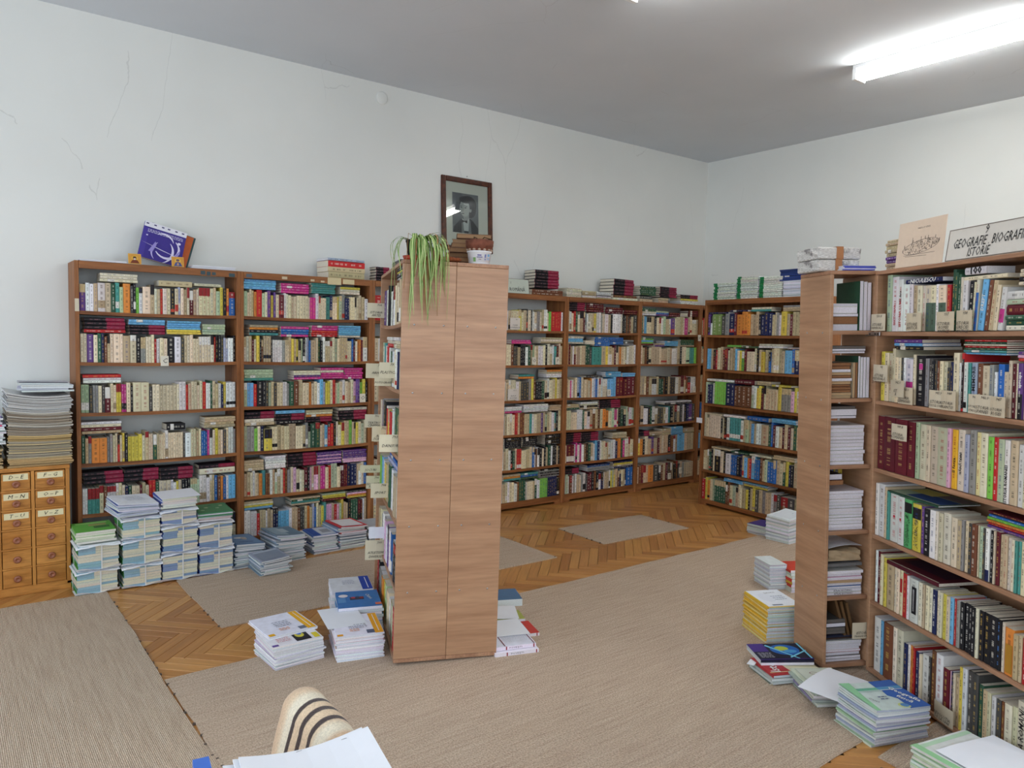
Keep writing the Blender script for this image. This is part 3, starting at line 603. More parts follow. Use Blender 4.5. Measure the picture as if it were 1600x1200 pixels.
for si, line in enumerate(HIST):
    M = FR['W']; z = ZL[si]; R_ = []
    for oi, it in enumerate(line.split()):
        f = it.split(','); cc = f[0]; ik = ''
        if ':' in cc: cc, ik = cc.split(':')
        c2 = None
        if '/' in cc: cc, c2 = cc.split('/')
        u, w, h = [float(x)/1000*KS for x in f[1:4]]; h = min(h, .275 if si else .258); lean = float(f[4]) if len(f) > 4 else 0
        dd = rb.uniform(.008, .016)
        mm = M @ T(u, dd, z+.0012)
        if lean: mm = M @ T(u, dd, z+.0012+w*math.sin(math.radians(lean))) @ RY(lean)
        wide = h > .225
        s = spec('W', si, mm, cc, w-.0008, h, rb.uniform(.19, .215) if wide else rb.uniform(.128, .155), ik=ik, order=oi+1, ch2=c2, hard=(cc in 'GBD' and w > .025))
        if c2: s['seg'] = {'C/G': (0, .62, (84, 104, 88)), 'W/P': (.18, .5, PAL['P']), 'I/U': (0, .75, PAL['U']), 'V/K': (0, .45, (30, 28, 34)), 'g/K': (.72, .93, (24, 24, 28)), 'Y/K': (.68, .92, (24, 24, 28)), 'W/N': (0, .22, PAL['N']), 'R/K': (.05, .9, (40, 30, 34))}[cc+'/'+c2]
        s['lean'] = lean; HB.append(s); R_.append(s)
    for a_, b_, c__ in zip([None]+R_[:-1], R_, R_[1:]+[None]): b_['nb'] = (a_['ch'] if a_ else None, c__['ch'] if c__ else None)
FW = FR['W']
def wflat(si, a, e, dz, cols, fi, dep=.14, tk=.018, rot=0, d=.012, **k): flatstack('W', si, FW, a*KS, e*KS, d, ZL[si]+dz, parse(cols), None, fi, dep=dep, tk=tk, rot=rot, **k)
wflat(0, .515, .735, .2, 'C', 1, .12, .019)
wflat(0, .18, .40, .2095, 'N', 4, .15, .026)
wflat(0, .525, .64, .2225, 'W', 5, .13, .03)
wflat(0, .735, .945, .0012, 'IGGM2HW2', 2, .16, .019)
wflat(0, .79, .95, .165, 'CKCC', 3, .14, .017)
wflat(1, .105, .30, .2415, 'KSV', 1, .19, .016)
wflat(1, .532, .745, .2315, 'SEGRIGR', 2, .15, .0088)
wflat(1, .80, .98, .212, 'RZV', 3, .15, .012)
wflat(3, .66, .93, .205, 'VROLUM', 2, .17, .0115, d=.03)
# --- narrow bookcase: piles seen from their page edges
FN = FR['N']
def nflat(si, a, e, dz, cols, fi, dep=.2, tk=.02, po=True, d=.015, rot=0, jj=.012): flatstack('N', si, FN, a, e, d, ZL[si]+dz, parse(cols), None, fi, dep=dep, tk=tk, po=po, rot=rot, jj=jj)
nflat(0, .02, .158, .001, 'W2B2AW2W', 1, .17, .019)
nflat(1, .02, .132, .001, 'TTBBBTWBTWBB', 1, .17, .0148)
nflat(1, .022, .2, .215, 'AAD', 2, .18, .014)
nflat(2, .02, .208, .001, 'WWWWWWWWWWW', 1, .2, .0195)
nflat(2, .022, .165, .224, 'NW2D', 2, .17, .016)
nflat(3, .02, .21, .001, 'WWWWWWWWWWWWW', 1, .2, .0165)
nflat(3, .02, .1, .224, 'BK', 2, .15, .028)
nflat(4, .02, .215, .001, 'WWUUTZWW', 1, .2, .0175, po=True)
nflat(5, .02, .215, .001, 'AAARWWW', 1, .2, .0165)
nflat(5, .022, .13, .14, 'DDKD', 2, .19, .02)
for si, z0, items in ((0, .0012, [('G', .162, .02, .235), ('W', .183, .018, .232), ('A', .202, .02, .228)]), (1, .0012, [('T', .136, .012, .17), ('B', .149, .012, .17), ('G', .162, .012, .2), ('W', .175, .012, .195), ('A', .188, .016, .195), ('W', .205, .016, .195)]), (2, .0012, [])):
    for oi, (c, u, w, h) in enumerate(items):
        spec('N', si, FN @ T(u, .02, ZL[si]+z0) @ (T(w, .2, 0) @ RZ(180)), c, w-.001, h, .2, order=oi+1, po=True)
for oi, (c, u, w) in enumerate([('I', .105, .018), ('T', .124, .014), ('Y', .139, .01), ('U', .15, .022), ('Y', .173, .008), ('A', .182, .016), ('Y', .199, .022)]):
    spec('N', 3, FN @ T(u, .222, ZL[3]+.0012), c, w-.001, .275, .045, order=oi+1)
# --- piles on the tops
def top(unit, a, e, z, cols, fi, dep=.14, tk=.024, d=.03, rot=0, po=False, where='', jj=.012): flatstack(unit, -1, FR[unit], a, e, d, z+.0008, parse(cols), None, fi, dep=dep, tk=tk, rot=rot, po=po, where=where, jj=jj)
top('B', .66, .985, 2.03, 'T2T2R2Q', 1, .2, .024, .02, 3, where='big pile on the second wall bookcase')
top('C', .05, .17, 2.03, 'XXXXX', 1, .12, .022, .03, where='small pile beside the big volumes')
top('D', .605, .985, 2.0, 'BB', 1, .2, .033, .02, where='pile beside the ROMÂNĂ sign')
top('D', .67, .95, 2.067, 'XXXXXX', 2, .19, .028, .04, -4, where='pile beside the ROMÂNĂ sign')
top('E', .02, .215, 2.0, 'IIIIIII', 1, .14, .0135, where='ivory pile past the ROMÂNĂ sign')
top('E', .225, .41, 2.0, 'IWTTT', 2, .14, .015, where='tan-topped low pile past the ROMÂNĂ sign')
top('E', .42, .62, 2.0, 'TWAWW', 3, .14, .015, where='white-topped low pile past the ROMÂNĂ sign')
top('E', .63, .985, 2.0, 'IB', 4, .2, .026, .01, where='tall pile past the ROMÂNĂ sign')
top('E', .63, .95, 2.053, 'XXXXX', 5, .2, .032, .03, 5, where='tall pile past the ROMÂNĂ sign')
top('F', .02, .21, 2.0, 'TD', 1, .14, .034, where='green-topped pile near the corner')
top('F', .02, .25, 2.069, 'GGGGG', 2, .16, .021, .02, -3, where='green-topped pile near the corner')
top('F', .30, .46, 2.0, 'TT', 3, .14, .03, where='black and maroon pile near the corner')
top('F', .31, .60, 2.061, 'XXXXXX', 4, .17, .018, .03, 4, where='black and maroon pile near the corner')
top('F', .66, .955, 2.0, 'WWYXX', 5, .16, .022, where='low mixed pile near the corner')
top('R', .08, .35, 1.997, 'WWWWWWWWW', 1, .18, .0195, .02, where='first green-and-white pile on the dark aisle bookcase')
top('R', .365, .615, 1.997, 'WWWWWWWWWWWW', 2, .18, .0195, .02, -2, where='second green-and-white pile on the dark aisle bookcase')
top('R', .625, .87, 1.997, 'WWWWWWWWWWW', 3, .18, .0195, .02, 2, where='third green-and-white pile on the dark aisle bookcase')
for s in BOOKS:
    if s.get('where') and 'green-and-white' in s['where']: s['seg'] = (.82, 1, (28, 130, 74)); s['col'] = jit((222, 228, 218), .03); s['side'] = (28, 130, 74); s['name'] = 'textbook'
top('W', .0, .108, 1.9465, 'TTVVTTTTT', 1, .14, .0175, .03, 3, po=False, where='tan pile behind the town engraving')
# ------------------------------------------------------------------ turn specs into meshes; the largest become objects
def add_book(mb, mp, s, M=None):
    w, h, dp = s['w'], s['h'], s['dep']; hard = s['hard']; t = min(.0024 if hard else .0011, w*.2); o = .003 if hard else .0004
    c = lin(s['col']); ic = lin(s['ink'])[:3]+(.05+.9*rb.random() if w > .006 else 0,)
    cv = .0045 if hard else .003
    cv = min(cv, w*.3)
    sc = lin(s['side']) if s.get('side') else c
    if s['ch'] == 'X': sc = lin((44, 36, 44))
    mb.box(0, cv, 0, t, dp, h, sc, skip='f', M=M); mb.box(w-t, cv, 0, w, dp, h, sc, skip='f', M=M)
    cuts = [0, 1]
    if s['seg']: cuts = sorted({0, 1, s['seg'][0], s['seg'][1]})
    xs = [(0, cv), (w*.22, .0003), (w*.78, .0003), (w, cv)]
    for z0, z1 in zip(cuts[:-1], cuts[1:]):
        cc = c
        if s['seg'] and s['seg'][0]-1e-6 <= z0 and z1 <= s['seg'][1]+1e-6: cc = lin(s['seg'][2])
        for i in range(3):
            (xa, ya), (xb, yb) = xs[i], xs[i+1]
            mb.q([(xa, ya, z0*h), (xb, yb, z0*h), (xb, yb, z1*h), (xa, ya, z1*h)], cc, 0, ic, [(z0, xa/w), (z0, xb/w), (z1, xb/w), (z1, xa/w)], M)
    for z in (0, h): # spine ends
        p = [(xs[i][0], xs[i][1], z) for i in range(4)]+[(w, cv+t, z), (0, cv+t, z)]
        mb.q(p if z else p[::-1], c, 0, M=M)
    pc = lin(s['pg']) if s.get('pg') else lin(jitu((226, 218, 200) if s['ch'] not in 'WQSNA' else (236, 235, 238), .04)) if not s.get('po') else lin(jitu({'T': (190, 160, 124), 'B': (150, 108, 76), 'D': (110, 104, 100)}.get(s['ch'], (228, 226, 236)), .04))
    mp.box(t, cv+t*.5, o, w-t, dp-o, h-o, pc, mp is mb and 1 or 0, M=M, skip='f')
def poly_area(s):
    M = s['M']; w, h = s['w'], s['h']; y = 0 if not s.get('po') else s['dep']
    P = [px(MM(s), p) for p in ((0, y, 0), (w, y, 0), (w, y, h), (0, y, h))]
    if any(p is None for p in P): return 0
    if all(p[0] > 1600 or p[0] < 0 for p in P) or all(p[1] > 1200 for p in P): return 0
    return abs(sum(P[i][0]*P[(i+1) % 4][1]-P[(i+1) % 4][0]*P[i][1] for i in range(4)))/2
def MM(s):
    if not s['flat']: return s['M']
    return s['M'] @ axes((0, 0, 1), (0, 1, 0), (-1, 0, 0), (s['h'], 0, 0))
for s in BOOKS:
    s['kind'] = s.get('name') or ('hardback' if s['hard'] or (s['flat'] and s['ch'] in 'KBDN') else 'paperback')
    s['area'] = 0 if s['force'] else poly_area(s)
LIM = 296; chosen = []
for kd in ('paperback', 'hardback', 'textbook'):
    L = sorted([s for s in BOOKS if s['kind'] == kd and s['area'] > 0], key=lambda s: -s['area']-(9e9 if s['unit'] == 'N' and s['sh'] == 4 and s['order'] < 3 else 0))[:LIM]; chosen += L
CH = {id(s) for s in chosen}
stuff = MB(); LAB = {}
def sz(s):
    if s['w'] > .034: return 'thick '
    if s['w'] < .0155: return 'slim '
    if s['h'] > .225: return 'tall '
    return ''
for s in BOOKS:
    M = MM(s)
    if id(s) not in CH: add_book(stuff, stuff, s, M); continue
    mb = MB(); mp = MB(); add_book(mb, mp, s)
    o = mb.build(s['kind'], MAT['cover'], None, M); mp.build('page_block', MAT['pages'], o); s['obj'] = o
    cn = CNAME[s['ch']]; k = s['kind']
    if s.get('po') and s['unit'] == 'N': cn = {'W': 'white', 'T': 'brown-edged', 'B': 'brown-edged', 'K': 'black'}.get(s['ch'], cn)
    if k == 'textbook': cn = 'green and white'
    if s['flat']:
        n, tot = s['order'], s['npile']
        pos = 'at the bottom' if n == 1 else 'on top' if n == tot else '%s up' % ORD(n)
        if tot == 1: pos = 'alone'
        if s['where']:
            lab = '%s %s %s of the %s' % (cn, k, pos, s['where']) if pos != 'alone' else '%s %s of the %s' % (cn, k, s['where'])
            grp = s['where']
        else:
            wh = '%s shelf, %s' % (SHELF[s['sh']], UNIT[s['unit']])
            lab = ('%s %s lying %s in %s pile, %s' % (cn, k, pos, ORD(s['pile']), wh)) if tot > 1 else '%s %s lying flat over the row, %s' % (cn, k, wh)
            grp = 'books lying on the %s' % wh
        if len(lab.split()) > 16: lab = lab.replace(' of the ', ' of ').replace(' on the ', ' on ')
    else:
        wh = '%s shelf of the %s' % (SHELF[s['sh']], UNIT[s['unit']])
        if s['unit'] == 'W':
            a, e = s['nb']; cc = cn+(' and '+CNAME[s['ch2']] if s['ch2'] else '')
            nbs = 'between %s and %s' % (CNAME[a], CNAME[e]) if a and e and a != s['ch'] else 'at the shelf end' if not (a and e) else 'beside its twin'
            lab = '%s%s %s %s, %s on %s' % ('' if s['ch2'] else sz(s), cc, k, nbs, ORD(s['order']), wh.replace(' of the', ' of'))
        else: lab = '%s%s %s standing %s on the %s' % (sz(s), cn, k, ORD(s['order']), wh)
        grp = 'books standing on the %s' % wh
    if lab in LAB: lab += ', behind'
    LAB[lab] = 1
    tag(o, lab, 'book', grp)
so = stuff.build('library_books', [MAT['cover'], MAT['pages']]); tag(so, 'rows of smaller books filling the farther shelves', 'books', None, 'stuff')
# lettering on the few spines that can be read
def text(body, size, m, parent, M, shear=0, align='CENTER', xs=1.0, name='lettering', bold=0, depth=0):
    cu = bpy.data.curves.new('t', 'FONT'); cu.body = body; cu.size = size; cu.shear = shear; cu.align_x = align; cu.align_y = 'CENTER'; cu.offset = bold; cu.resolution_u = 1
    ob = bpy.data.objects.new('t', cu); me = bpy.data.meshes.new_from_object(ob)
    bpy.data.objects.remove(ob); bpy.data.curves.remove(cu)
    if xs != 1: me.transform(Matrix.Diagonal((xs, 1, 1, 1)))
    me.materials.clear(); me.materials.append(m)
    return link(name, me, parent, M)
INK = {'k': plain('black_ink', (26, 25, 27), .7), 'r': plain('red_ink', (176, 30, 44), .6), 'w': plain('white_ink', (236, 236, 232), .6), 'n': plain('violet_ink', (70, 60, 140), .6), 'p': plain('pencil_ink', (70, 66, 64), .8), 'b': plain('blue_ink', (60, 70, 150), .7), 'g': plain('gold_ink', (196, 160, 84), .5)}
def spine_text(si, order, body, size, ink, at=.5, xs=1, shear=0):
    for s in HB:
        if s['sh'] == si and s['order'] == order and 'obj' in s:
            for c in s['obj'].children: pass
            text(body, size, INK[ink], s['obj'], SPINE((s['w']*.5, -.0006, s['h']*at)), shear, xs=xs, bold=.0004, name='spine_title')
spine_text(0, 3, 'ISTORIA LUMII', .02, 'r', .36); spine_text(0, 3, 'în date', .018, 'k', .68)
spine_text(0, 2, 'DICTIONAR', .017, 'r', .3)
spine_text(0, 22, 'DREPT', .022, 'w', .55); spine_text(2, 20, 'ISTORIA ROMANIEI', .019, 'k', .3, .9)
spine_text(1, 26, 'MEMORII', .024, 'k', .68); spine_text(2, 12, 'VÂNĂTORII', .017, 'k', .45); spine_text(2, 11, 'Il forza', .022, 'k', .4)
spine_text(5, 33, '1918 LA ROMANI', .034, 'k', .45, .9, .15); spine_text(1, 36, 'aproape', .018, 'w', .7)
spine_text(4, 16, 'drumuri', .016, 'w', .6)
for s in BOOKS:
    if s['unit'] == 'W' and s['sh'] == 0 and s['flat'] and 'obj' in s and s['pile'] in (4, 5):
        a_ = axes((0, 0, -1), (1, 0, 0), (0, -1, 0), (s['w']*.5, -.0006, s['h']*(.52 if s['pile'] == 4 else .5)))
        text('NICULESCU' if s['pile'] == 4 else '100', .026 if s['pile'] == 4 else .038, INK['w' if s['pile'] == 4 else 'k'], s['obj'], a_, .15 if s['pile'] == 4 else 0, xs=1.15, bold=.0003 if s['pile'] == 4 else .001, name='spine_title'); s['ink'] = (0, 0, 0)
def spine_block(si, order, x0, x1, z0, z1, col, name='printed_panel'):
    for s in HB:
        if s['sh'] == si and s['order'] == order and 'obj' in s:
            b = MB(); w, h = s['w'], s['h']; b.q([(x0*w, -.0003, z0*h), (x1*w, -.0003, z0*h), (x1*w, -.0003, z1*h), (x0*w, -.0003, z1*h)], lin(col)); b.build(name, MAT['print'], s['obj'])
spine_block(4, 11, .3, .85, .2, .82, (30, 28, 34)); spine_block(4, 11, .42, .6, .26, .76, (232, 232, 232), 'printed_label')
spine_block(3, 5, .4, .62, .5, .55, (190, 40, 60)); spine_block(3, 6, .35, .62, .5, .55, (190, 40, 60)); spine_block(4, 8, .1, .9, .5, .8, (176, 40, 46)); spine_block(4, 34, .12, .88, .05, .66, (176, 128, 44))
spine_block(1, 24, .1, .9, .08, .2, (30, 28, 30)); spine_block(1, 11, .35, .75, .72, .84, (204, 70, 150))

rq = random.Random(8)
for o_, c_ in ((7, (30, 40, 34)), (8, (34, 30, 24))):
    for s in HB:
        if s['sh'] == 3 and s['order'] == o_ and 'obj' in s:
            b = MB(); w, h = s['w'], s['h']
            for k in range(60):
                x, z = rq.uniform(.14, .74), rq.uniform(.03, .66); a, L, t = rq.uniform(0, 3.14), rq.uniform(.003, .011), rq.uniform(.0006, .0014); dx, dz = math.cos(a)*L, math.sin(a)*L; nx, nz = -math.sin(a)*t, math.cos(a)*t
                x, z = x*w, z*h; P_ = [(x-nx, z-nz), (x+dx-nx, z+dz-nz), (x+dx+nx, z+dz+nz), (x+nx, z+nz)]
                if all(.1*w < q[0] < .9*w and 0 < q[1] < h*.72 for q in P_): b.q([(q[0], -.0005, q[1]) for q in P_], lin(c_))
            b.build('ink_pattern', MAT['print'], s['obj'])
# ------------------------------------------------------------------ floor piles of thin books
rp = random.Random(31)
def slab(w, d, t, cover, page, bend, k, n, spine='l', under=None):
    """a thin soft book whose sheets follow the common bend of its pile; origin front left bottom"""
    mb = MB(); NX, NY = 5, 4; f = k/max(1, n)
    def dz(x, y): return bend(x/w, y/d)*f
    def P(i, j, z): x, y = w*i/NX, d*j/NY; return (x, y, z+dz(x, y))
    c, pg = lin(cover), lin(page)
    for j in range(NY):
        for i in range(NX):
            mb.q([P(i, j, t), P(i+1, j, t), P(i+1, j+1, t), P(i, j+1, t)], c)
            mb.q([P(i, j+1, 0), P(i+1, j+1, 0), P(i+1, j, 0), P(i, j, 0)], c)
    for i in range(NX):
        mb.q([P(i, 0, 0), P(i+1, 0, 0), P(i+1, 0, t), P(i, 0, t)], c if spine == 'f' else pg, 0 if spine == 'f' else 1)
        mb.q([P(i+1, NY, 0), P(i, NY, 0), P(i, NY, t), P(i+1, NY, t)], c if spine == 'b' else pg, 1)
    for j in range(NY):
        mb.q([P(0, j+1, 0), P(0, j, 0), P(0, j, t), P(0, j+1, t)], c if spine == 'l' else pg, 0 if spine == 'l' else 1)
        mb.q([P(NX, j, 0), P(NX, j+1, 0), P(NX, j+1, t), P(NX, j, t)], c if spine == 'r' else pg, 0 if spine == 'r' else 1)
    return mb
flatb = lambda x, y: 0
def pile(name, cat, x, y, rot, w, d, h, n, covers, pages, where, toplab, bend=flatb, jit_=.006, turn=1.5, spine='l', z0=0.0, flip=0, lean=(0, 0), alt=False):
    """n thin books in a pile; returns the top one"""
    z = z0+.0005; t0 = h/n; last = None
    for k in range(n):
        t = t0*.93
        fl = flip and k < n-1 and (k//flip) % 2; a = rp.uniform(-turn, turn)+(180 if fl else 0)
        M = T(x, y, z) @ RZ(rot) @ T(lean[0]*k/n+rp.uniform(-jit_, jit_), lean[1]*k/n+rp.uniform(-jit_, jit_), 0) @ T(w/2, d/2, 0) @ RZ(a) @ T(-w/2, -d/2, 0)
        bd = bend if not fl else (lambda u, v: bend(1-u, 1-v))
        cv = covers[k % len(covers)] if k < n-1 else covers[-1]
        mb = slab(w*rp.uniform(.98, 1), d*rp.uniform(.98, 1), t, jit(cv, .04), jit(pages[k % len(pages)], .03), bd, k, n, spine)
        o = mb.build(name, [MAT['cover'], MAT['pages']], None, M)
        if k == n-1: tag(o, toplab, cat, where)
        else: tag(o, '%s %s from the bottom of %s' % (ORD(k+1), name, where), cat, where)
        z += t0; last = o
    last['t'] = t0*.93
    return last, (w, d, t0*.93, bend)
def art(info, parent, polys, name='cover_print', nm=None):
    """flat printing on the curved top cover: polygons in unit cover coordinates"""
    w, d, t, bend = info; b = MB()
    for i, (pts, col) in enumerate(polys):
        b.q([(p[0]*w, p[1]*d, t+bend(p[0], p[1])+.0006+i*.00012) for p in pts], lin(col))
    return b.build(name, MAT['print'], parent)
def rect(x0, y0, x1, y1, c): return ([(x0, y0), (x1, y0), (x1, y1), (x0, y1)], c)
def cover_text(inf, parent, body, size, ink, x, y, rot, bold=0, shear=0):
    w, d, t, bend = inf; o = text(body, size, INK[ink], parent, None, shear, bold=bold, name='title'); M = T(x*w, y*d, 0) @ RZ(rot)
    for v in o.data.vertices:
        p = M @ v.co; v.co = (p.x, p.y, t+bend(min(1, max(0, p.x/w)), min(1, max(0, p.y/d)))+.0042)
    return o
def disc(x, y, rx, ry, c, n=14): return ([(x+rx*math.cos(2*math.pi*i/n), y+ry*math.sin(2*math.pi*i/n)) for i in range(n)], c)
def bars(x0, x1, y, n, dy, hgt, c, rs=5):
    R = random.Random(rs); o = []
    for k in range(n):
        x = x0
        while x < x1: l = R.uniform(.02, .07); o.append(rect(x, y-k*dy, min(x1, x+l), y-k*dy+hgt, c)); x += l+.015
    return o
WHT = (236, 238, 244); PG = [(240, 240, 246), (228, 228, 236)]; GP = [(216, 220, 222), (200, 206, 210), (226, 228, 230)]
curl = lambda a: (lambda x, y: a*((x-.5)**2*4-.3)+a*.5*(y-.5)**2)
# magazine piles in front of the second wall bookcase
MG = [(150, 168, 186), (206, 212, 218), (120, 142, 168), (190, 198, 204), (226, 230, 232)]
def mags(x, y, rot, w, d, h, n, top, where, toplab, bend, prints):
    o, inf = pile('magazine', 'magazine', x, y, rot, w, d, h, n, MG+[top], GP, where, toplab, bend, .012, 4, 'l')
    art(inf, o, prints); return o
mags(1.565, 5.09, 6, .2, .27, .15, 15, (96, 128, 166), 'the blue magazine pile beside the tied bundles', 'blue magazine with a white winged emblem on the first magazine pile', lambda x, y: .02*(1-x)+.01*y, [rect(.06, .06, .94, .94, (120, 150, 186)), disc(.45, .62, .22, .07, (226, 226, 222)), disc(.55, .55, .1, .12, (190, 180, 170)), rect(.2, .2, .7, .25, (70, 96, 140))])
mags(1.66, 4.83, 2, .19, .25, .105, 13, (150, 158, 172), 'the low front pile of grey magazines', 'grey magazine on top of the low front pile', lambda x, y: .012*x*x, [rect(.08, .1, .92, .9, (132, 142, 158)), rect(.08, .8, .92, .9, (176, 186, 198))])
mags(1.84, 5.07, 5, .21, .28, .175, 17, (128, 150, 172), 'the tallest grey magazine pile on the rug', 'grey-blue patterned magazine on the tallest magazine pile', lambda x, y: .018*(1-x)**2+.006, [rect(.05, .1, .5, .9, (150, 172, 186)), rect(.5, .1, .95, .9, (104, 130, 150)), rect(.3, .35, .75, .75, (176, 192, 200))])
mags(2.13, 5.14, 0, .19, .24, .135, 12, (58, 92, 160), 'the dark blue-spined magazine pile', 'dark blue and grey magazine on the blue-spined pile', flatb, [rect(.35, .05, .95, .95, (196, 200, 210)), rect(.5, .3, .85, .7, (150, 152, 160)), rect(.06, .1, .3, .9, (40, 74, 150))])
mags(2.335, 5.13, 4, .22, .27, .165, 16, (206, 60, 66), 'the magazine pile under the red and white cover', 'red and white magazine topping its pile', lambda x, y: .014*(1-x)**2, [rect(.1, .1, .9, .9, (228, 226, 228)), rect(.15, .6, .5, .85, (206, 48, 58)), rect(.55, .2, .85, .5, (80, 120, 180)), rect(.2, .2, .5, .3, (210, 70, 80))])
mags(2.60, 5.20, -6, .19, .24, .13, 11, (196, 200, 204), 'the pale magazine pile farthest along the rug', 'pale grey magazine on the farthest magazine pile', flatb, [rect(.1, .1, .9, .9, (178, 184, 190))])
# workbook piles beside the centre bookcase
YEL, PUR, BLU = (238, 178, 44), (104, 78, 152), (44, 74, 172)
cov1 = [rect(0, .8, .93, 1, YEL), rect(.3, .84, .62, .9, WHT), rect(0, 0, .12, .1, YEL), disc(.75, .4, .12, .05, (150, 170, 196))]+bars(.3, .8, .6, 3, .06, .02, (120, 124, 134))
o, inf = pile('workbook', 'workbook', 1.232, 3.425, 1, .25, .27, .118, 15, [WHT, (214, 206, 226), WHT, (196, 186, 216), WHT], PG, 'the pile of white workbooks nearest the runner', 'white workbook with purple corners and a night photo, nearest pile', flatb, .006, 2.5, 'l', flip=4)
art(inf, o, [rect(.02, .02, .14, .1, PUR), rect(.02, .86, .1, .98, PUR), rect(.86, .9, .98, .98, PUR), rect(.5, .06, .8, .56, (34, 34, 44)), disc(.64, .32, .09, .11, (206, 194, 70)), disc(.65, .38, .05, .06, (80, 120, 200)), rect(.86, .06, .97, .3, (226, 206, 60))]+bars(.16, .42, .5, 6, .07, .022, (214, 130, 130)))
o, inf = pile('workbook', 'workbook', 1.24, 3.525, 2, .25, .275, .012, 2, [WHT, WHT], PG, 'the yellow-banded pair nearest the runner', 'white workbook with a yellow end band, pushed back on the nearest pile', flatb, .004, 2, 'l', z0=.1185)
art(inf, o, [rect(.8, .02, .97, .98, YEL), rect(.885, .1, .9, .92, WHT), rect(.02, .02, .14, .12, YEL), rect(.66, .06, .8, .2, (110, 120, 140))]+bars(.3, .62, .6, 4, .08, .025, (140, 146, 160))+bars(.3, .5, .24, 2, .07, .025, (222, 140, 70)))
o, inf = pile('workbook', 'workbook', 1.506, 3.35, -17, .235, .28, .13, 16, [WHT, (226, 196, 200), WHT, (220, 190, 170), WHT], PG, 'the white pile against the centre bookcase', 'white workbook with an orange end band beside the centre bookcase', lambda x, y: 0, .005, 1.6, 'l', flip=5)
art(inf, o, [rect(.8, .02, .98, .98, (238, 166, 40)), rect(.885, .1, .9, .92, WHT), rect(.02, .02, .14, .1, (238, 166, 40)), rect(.64, .04, .8, .2, (90, 96, 120))]+bars(.3, .62, .55, 4, .08, .025, (140, 146, 160))+bars(.3, .5, .24, 2, .07, .025, (226, 150, 80)))
cover_text(inf, o, 'Istorie', .02, 'p', .66, .4, -80)
b = MB(); b.box(0, 0, 0, .2, .285, .0008, lin((242, 244, 250))); o = b.build('paper_sheet', MAT['paper'], None, T(1.515, 3.465, .131) @ RZ(-12)); tag(o, 'blank white sheet lying over the workbooks by the centre bookcase', 'paper')
o, inf = pile('textbook', 'textbook', 1.66, 3.655, -20, .235, .265, .15, 9, [(70, 130, 196), (196, 206, 220), (70, 130, 196)], PG, 'the blue pile behind the white workbooks', 'sky blue chemistry textbook with a round pink badge', flatb, .005, 1.5, 'l')
art(inf, o, [disc(.16, .72, .11, .09, (238, 228, 232)), rect(.3, .45, .62, .62, (70, 66, 84)), disc(.38, .58, .05, .05, (190, 70, 80)), disc(.48, .6, .05, .05, (60, 80, 110)), disc(.57, .56, .05, .05, (150, 60, 60)), rect(.84, .08, .98, .2, (226, 120, 90)), rect(.02, .3, .2, .6, (98, 150, 206))])
cover_text(inf, o, 'Chimie', .03, 'w', .74, .56, -75)
o, inf = pile('textbook', 'textbook', 1.735, 3.925, -20, .23, .24, .15, 8, [WHT, (216, 220, 232), WHT], PG, 'the pile at the back of the workbook group', 'white textbook with a royal blue end band', flatb, .004, 1.5, 'l')
art(inf, o, [rect(.74, 0, .99, 1, BLU), rect(.88, .1, .9, .9, WHT)]+bars(.3, .6, .7, 3, .12, .03, (160, 166, 190)))
# low pile on the far side of the centre bookcase
q_ = [('wide white storybook with red line borders, lowest', 2.175, 2.955, -18, .235, .17, .02, (234, 238, 244), 0), ('white storybook with red line borders, upper of two', 2.185, 2.975, -18, .225, .165, .02, (234, 238, 244), .0215),
      ('slim red book peeping out behind the storybooks', 2.25, 3.14, -18, .30, .18, .018, (196, 62, 54), 0), ('yellow-green textbook beside the centre bookcase', 2.34, 3.32, -22, .26, .14, .03, (178, 178, 92), 0), ('blue patterned book farthest beside the centre bookcase', 2.50, 3.56, -24, .26, .19, .045, (78, 110, 150), 0)]
for lb, x, y, r_, w, d, h, c, z in q_:
    o, inf = pile('textbook', 'book', x, y, r_, w, d, h, 1, [c], PG, 'books lying beyond the centre bookcase', lb, flatb, 0, 0, 'l', z0=z+.0075)
    if 'storybook' in lb:
        b = MB()
        for xx in (.06, w-.018): b.q([(xx, -.0006, .0005), (xx+.006, -.0006, .0005), (xx+.006, -.0006, h*.92), (xx, -.0006, h*.92)], lin((150, 30, 40)))
        b.build('red_line', MAT['print'], o); text('POVEŞTI', .011, INK['p'], o, FACE((w*.5, -.0006, h*.45)), xs=1.6, name='title')
        if 'upper' in lb: art(inf, o, [rect(.02, .82, .97, .98, (226, 214, 130))]+[disc(.1+.1*i, .9, .04, .06, [(150, 60, 50), (226, 190, 90), (90, 110, 60)][i % 3]) for i in range(9)]+[rect(.24, 0, .26, 1, (120, 40, 46)), rect(.93, 0, .95, 1, (120, 40, 46))]+bars(.3, .9, .7, 6, .1, .02, (190, 200, 206)))
for lb, x, y, r_, z, w, d in (('white sheet on the storybooks beyond the centre bookcase', 2.22, 3.09, -20, .052, .235, .22), ('slanted white sheet on the yellow-green textbook', 2.36, 3.34, -30, .0405, .21, .2)):
    b = MB(); b.box(0, 0, 0, w, d, .001, lin((240, 242, 250))); tag(b.build('paper_sheet', MAT['paper'], None, T(x, y, z) @ RZ(r_)), lb, 'paper')
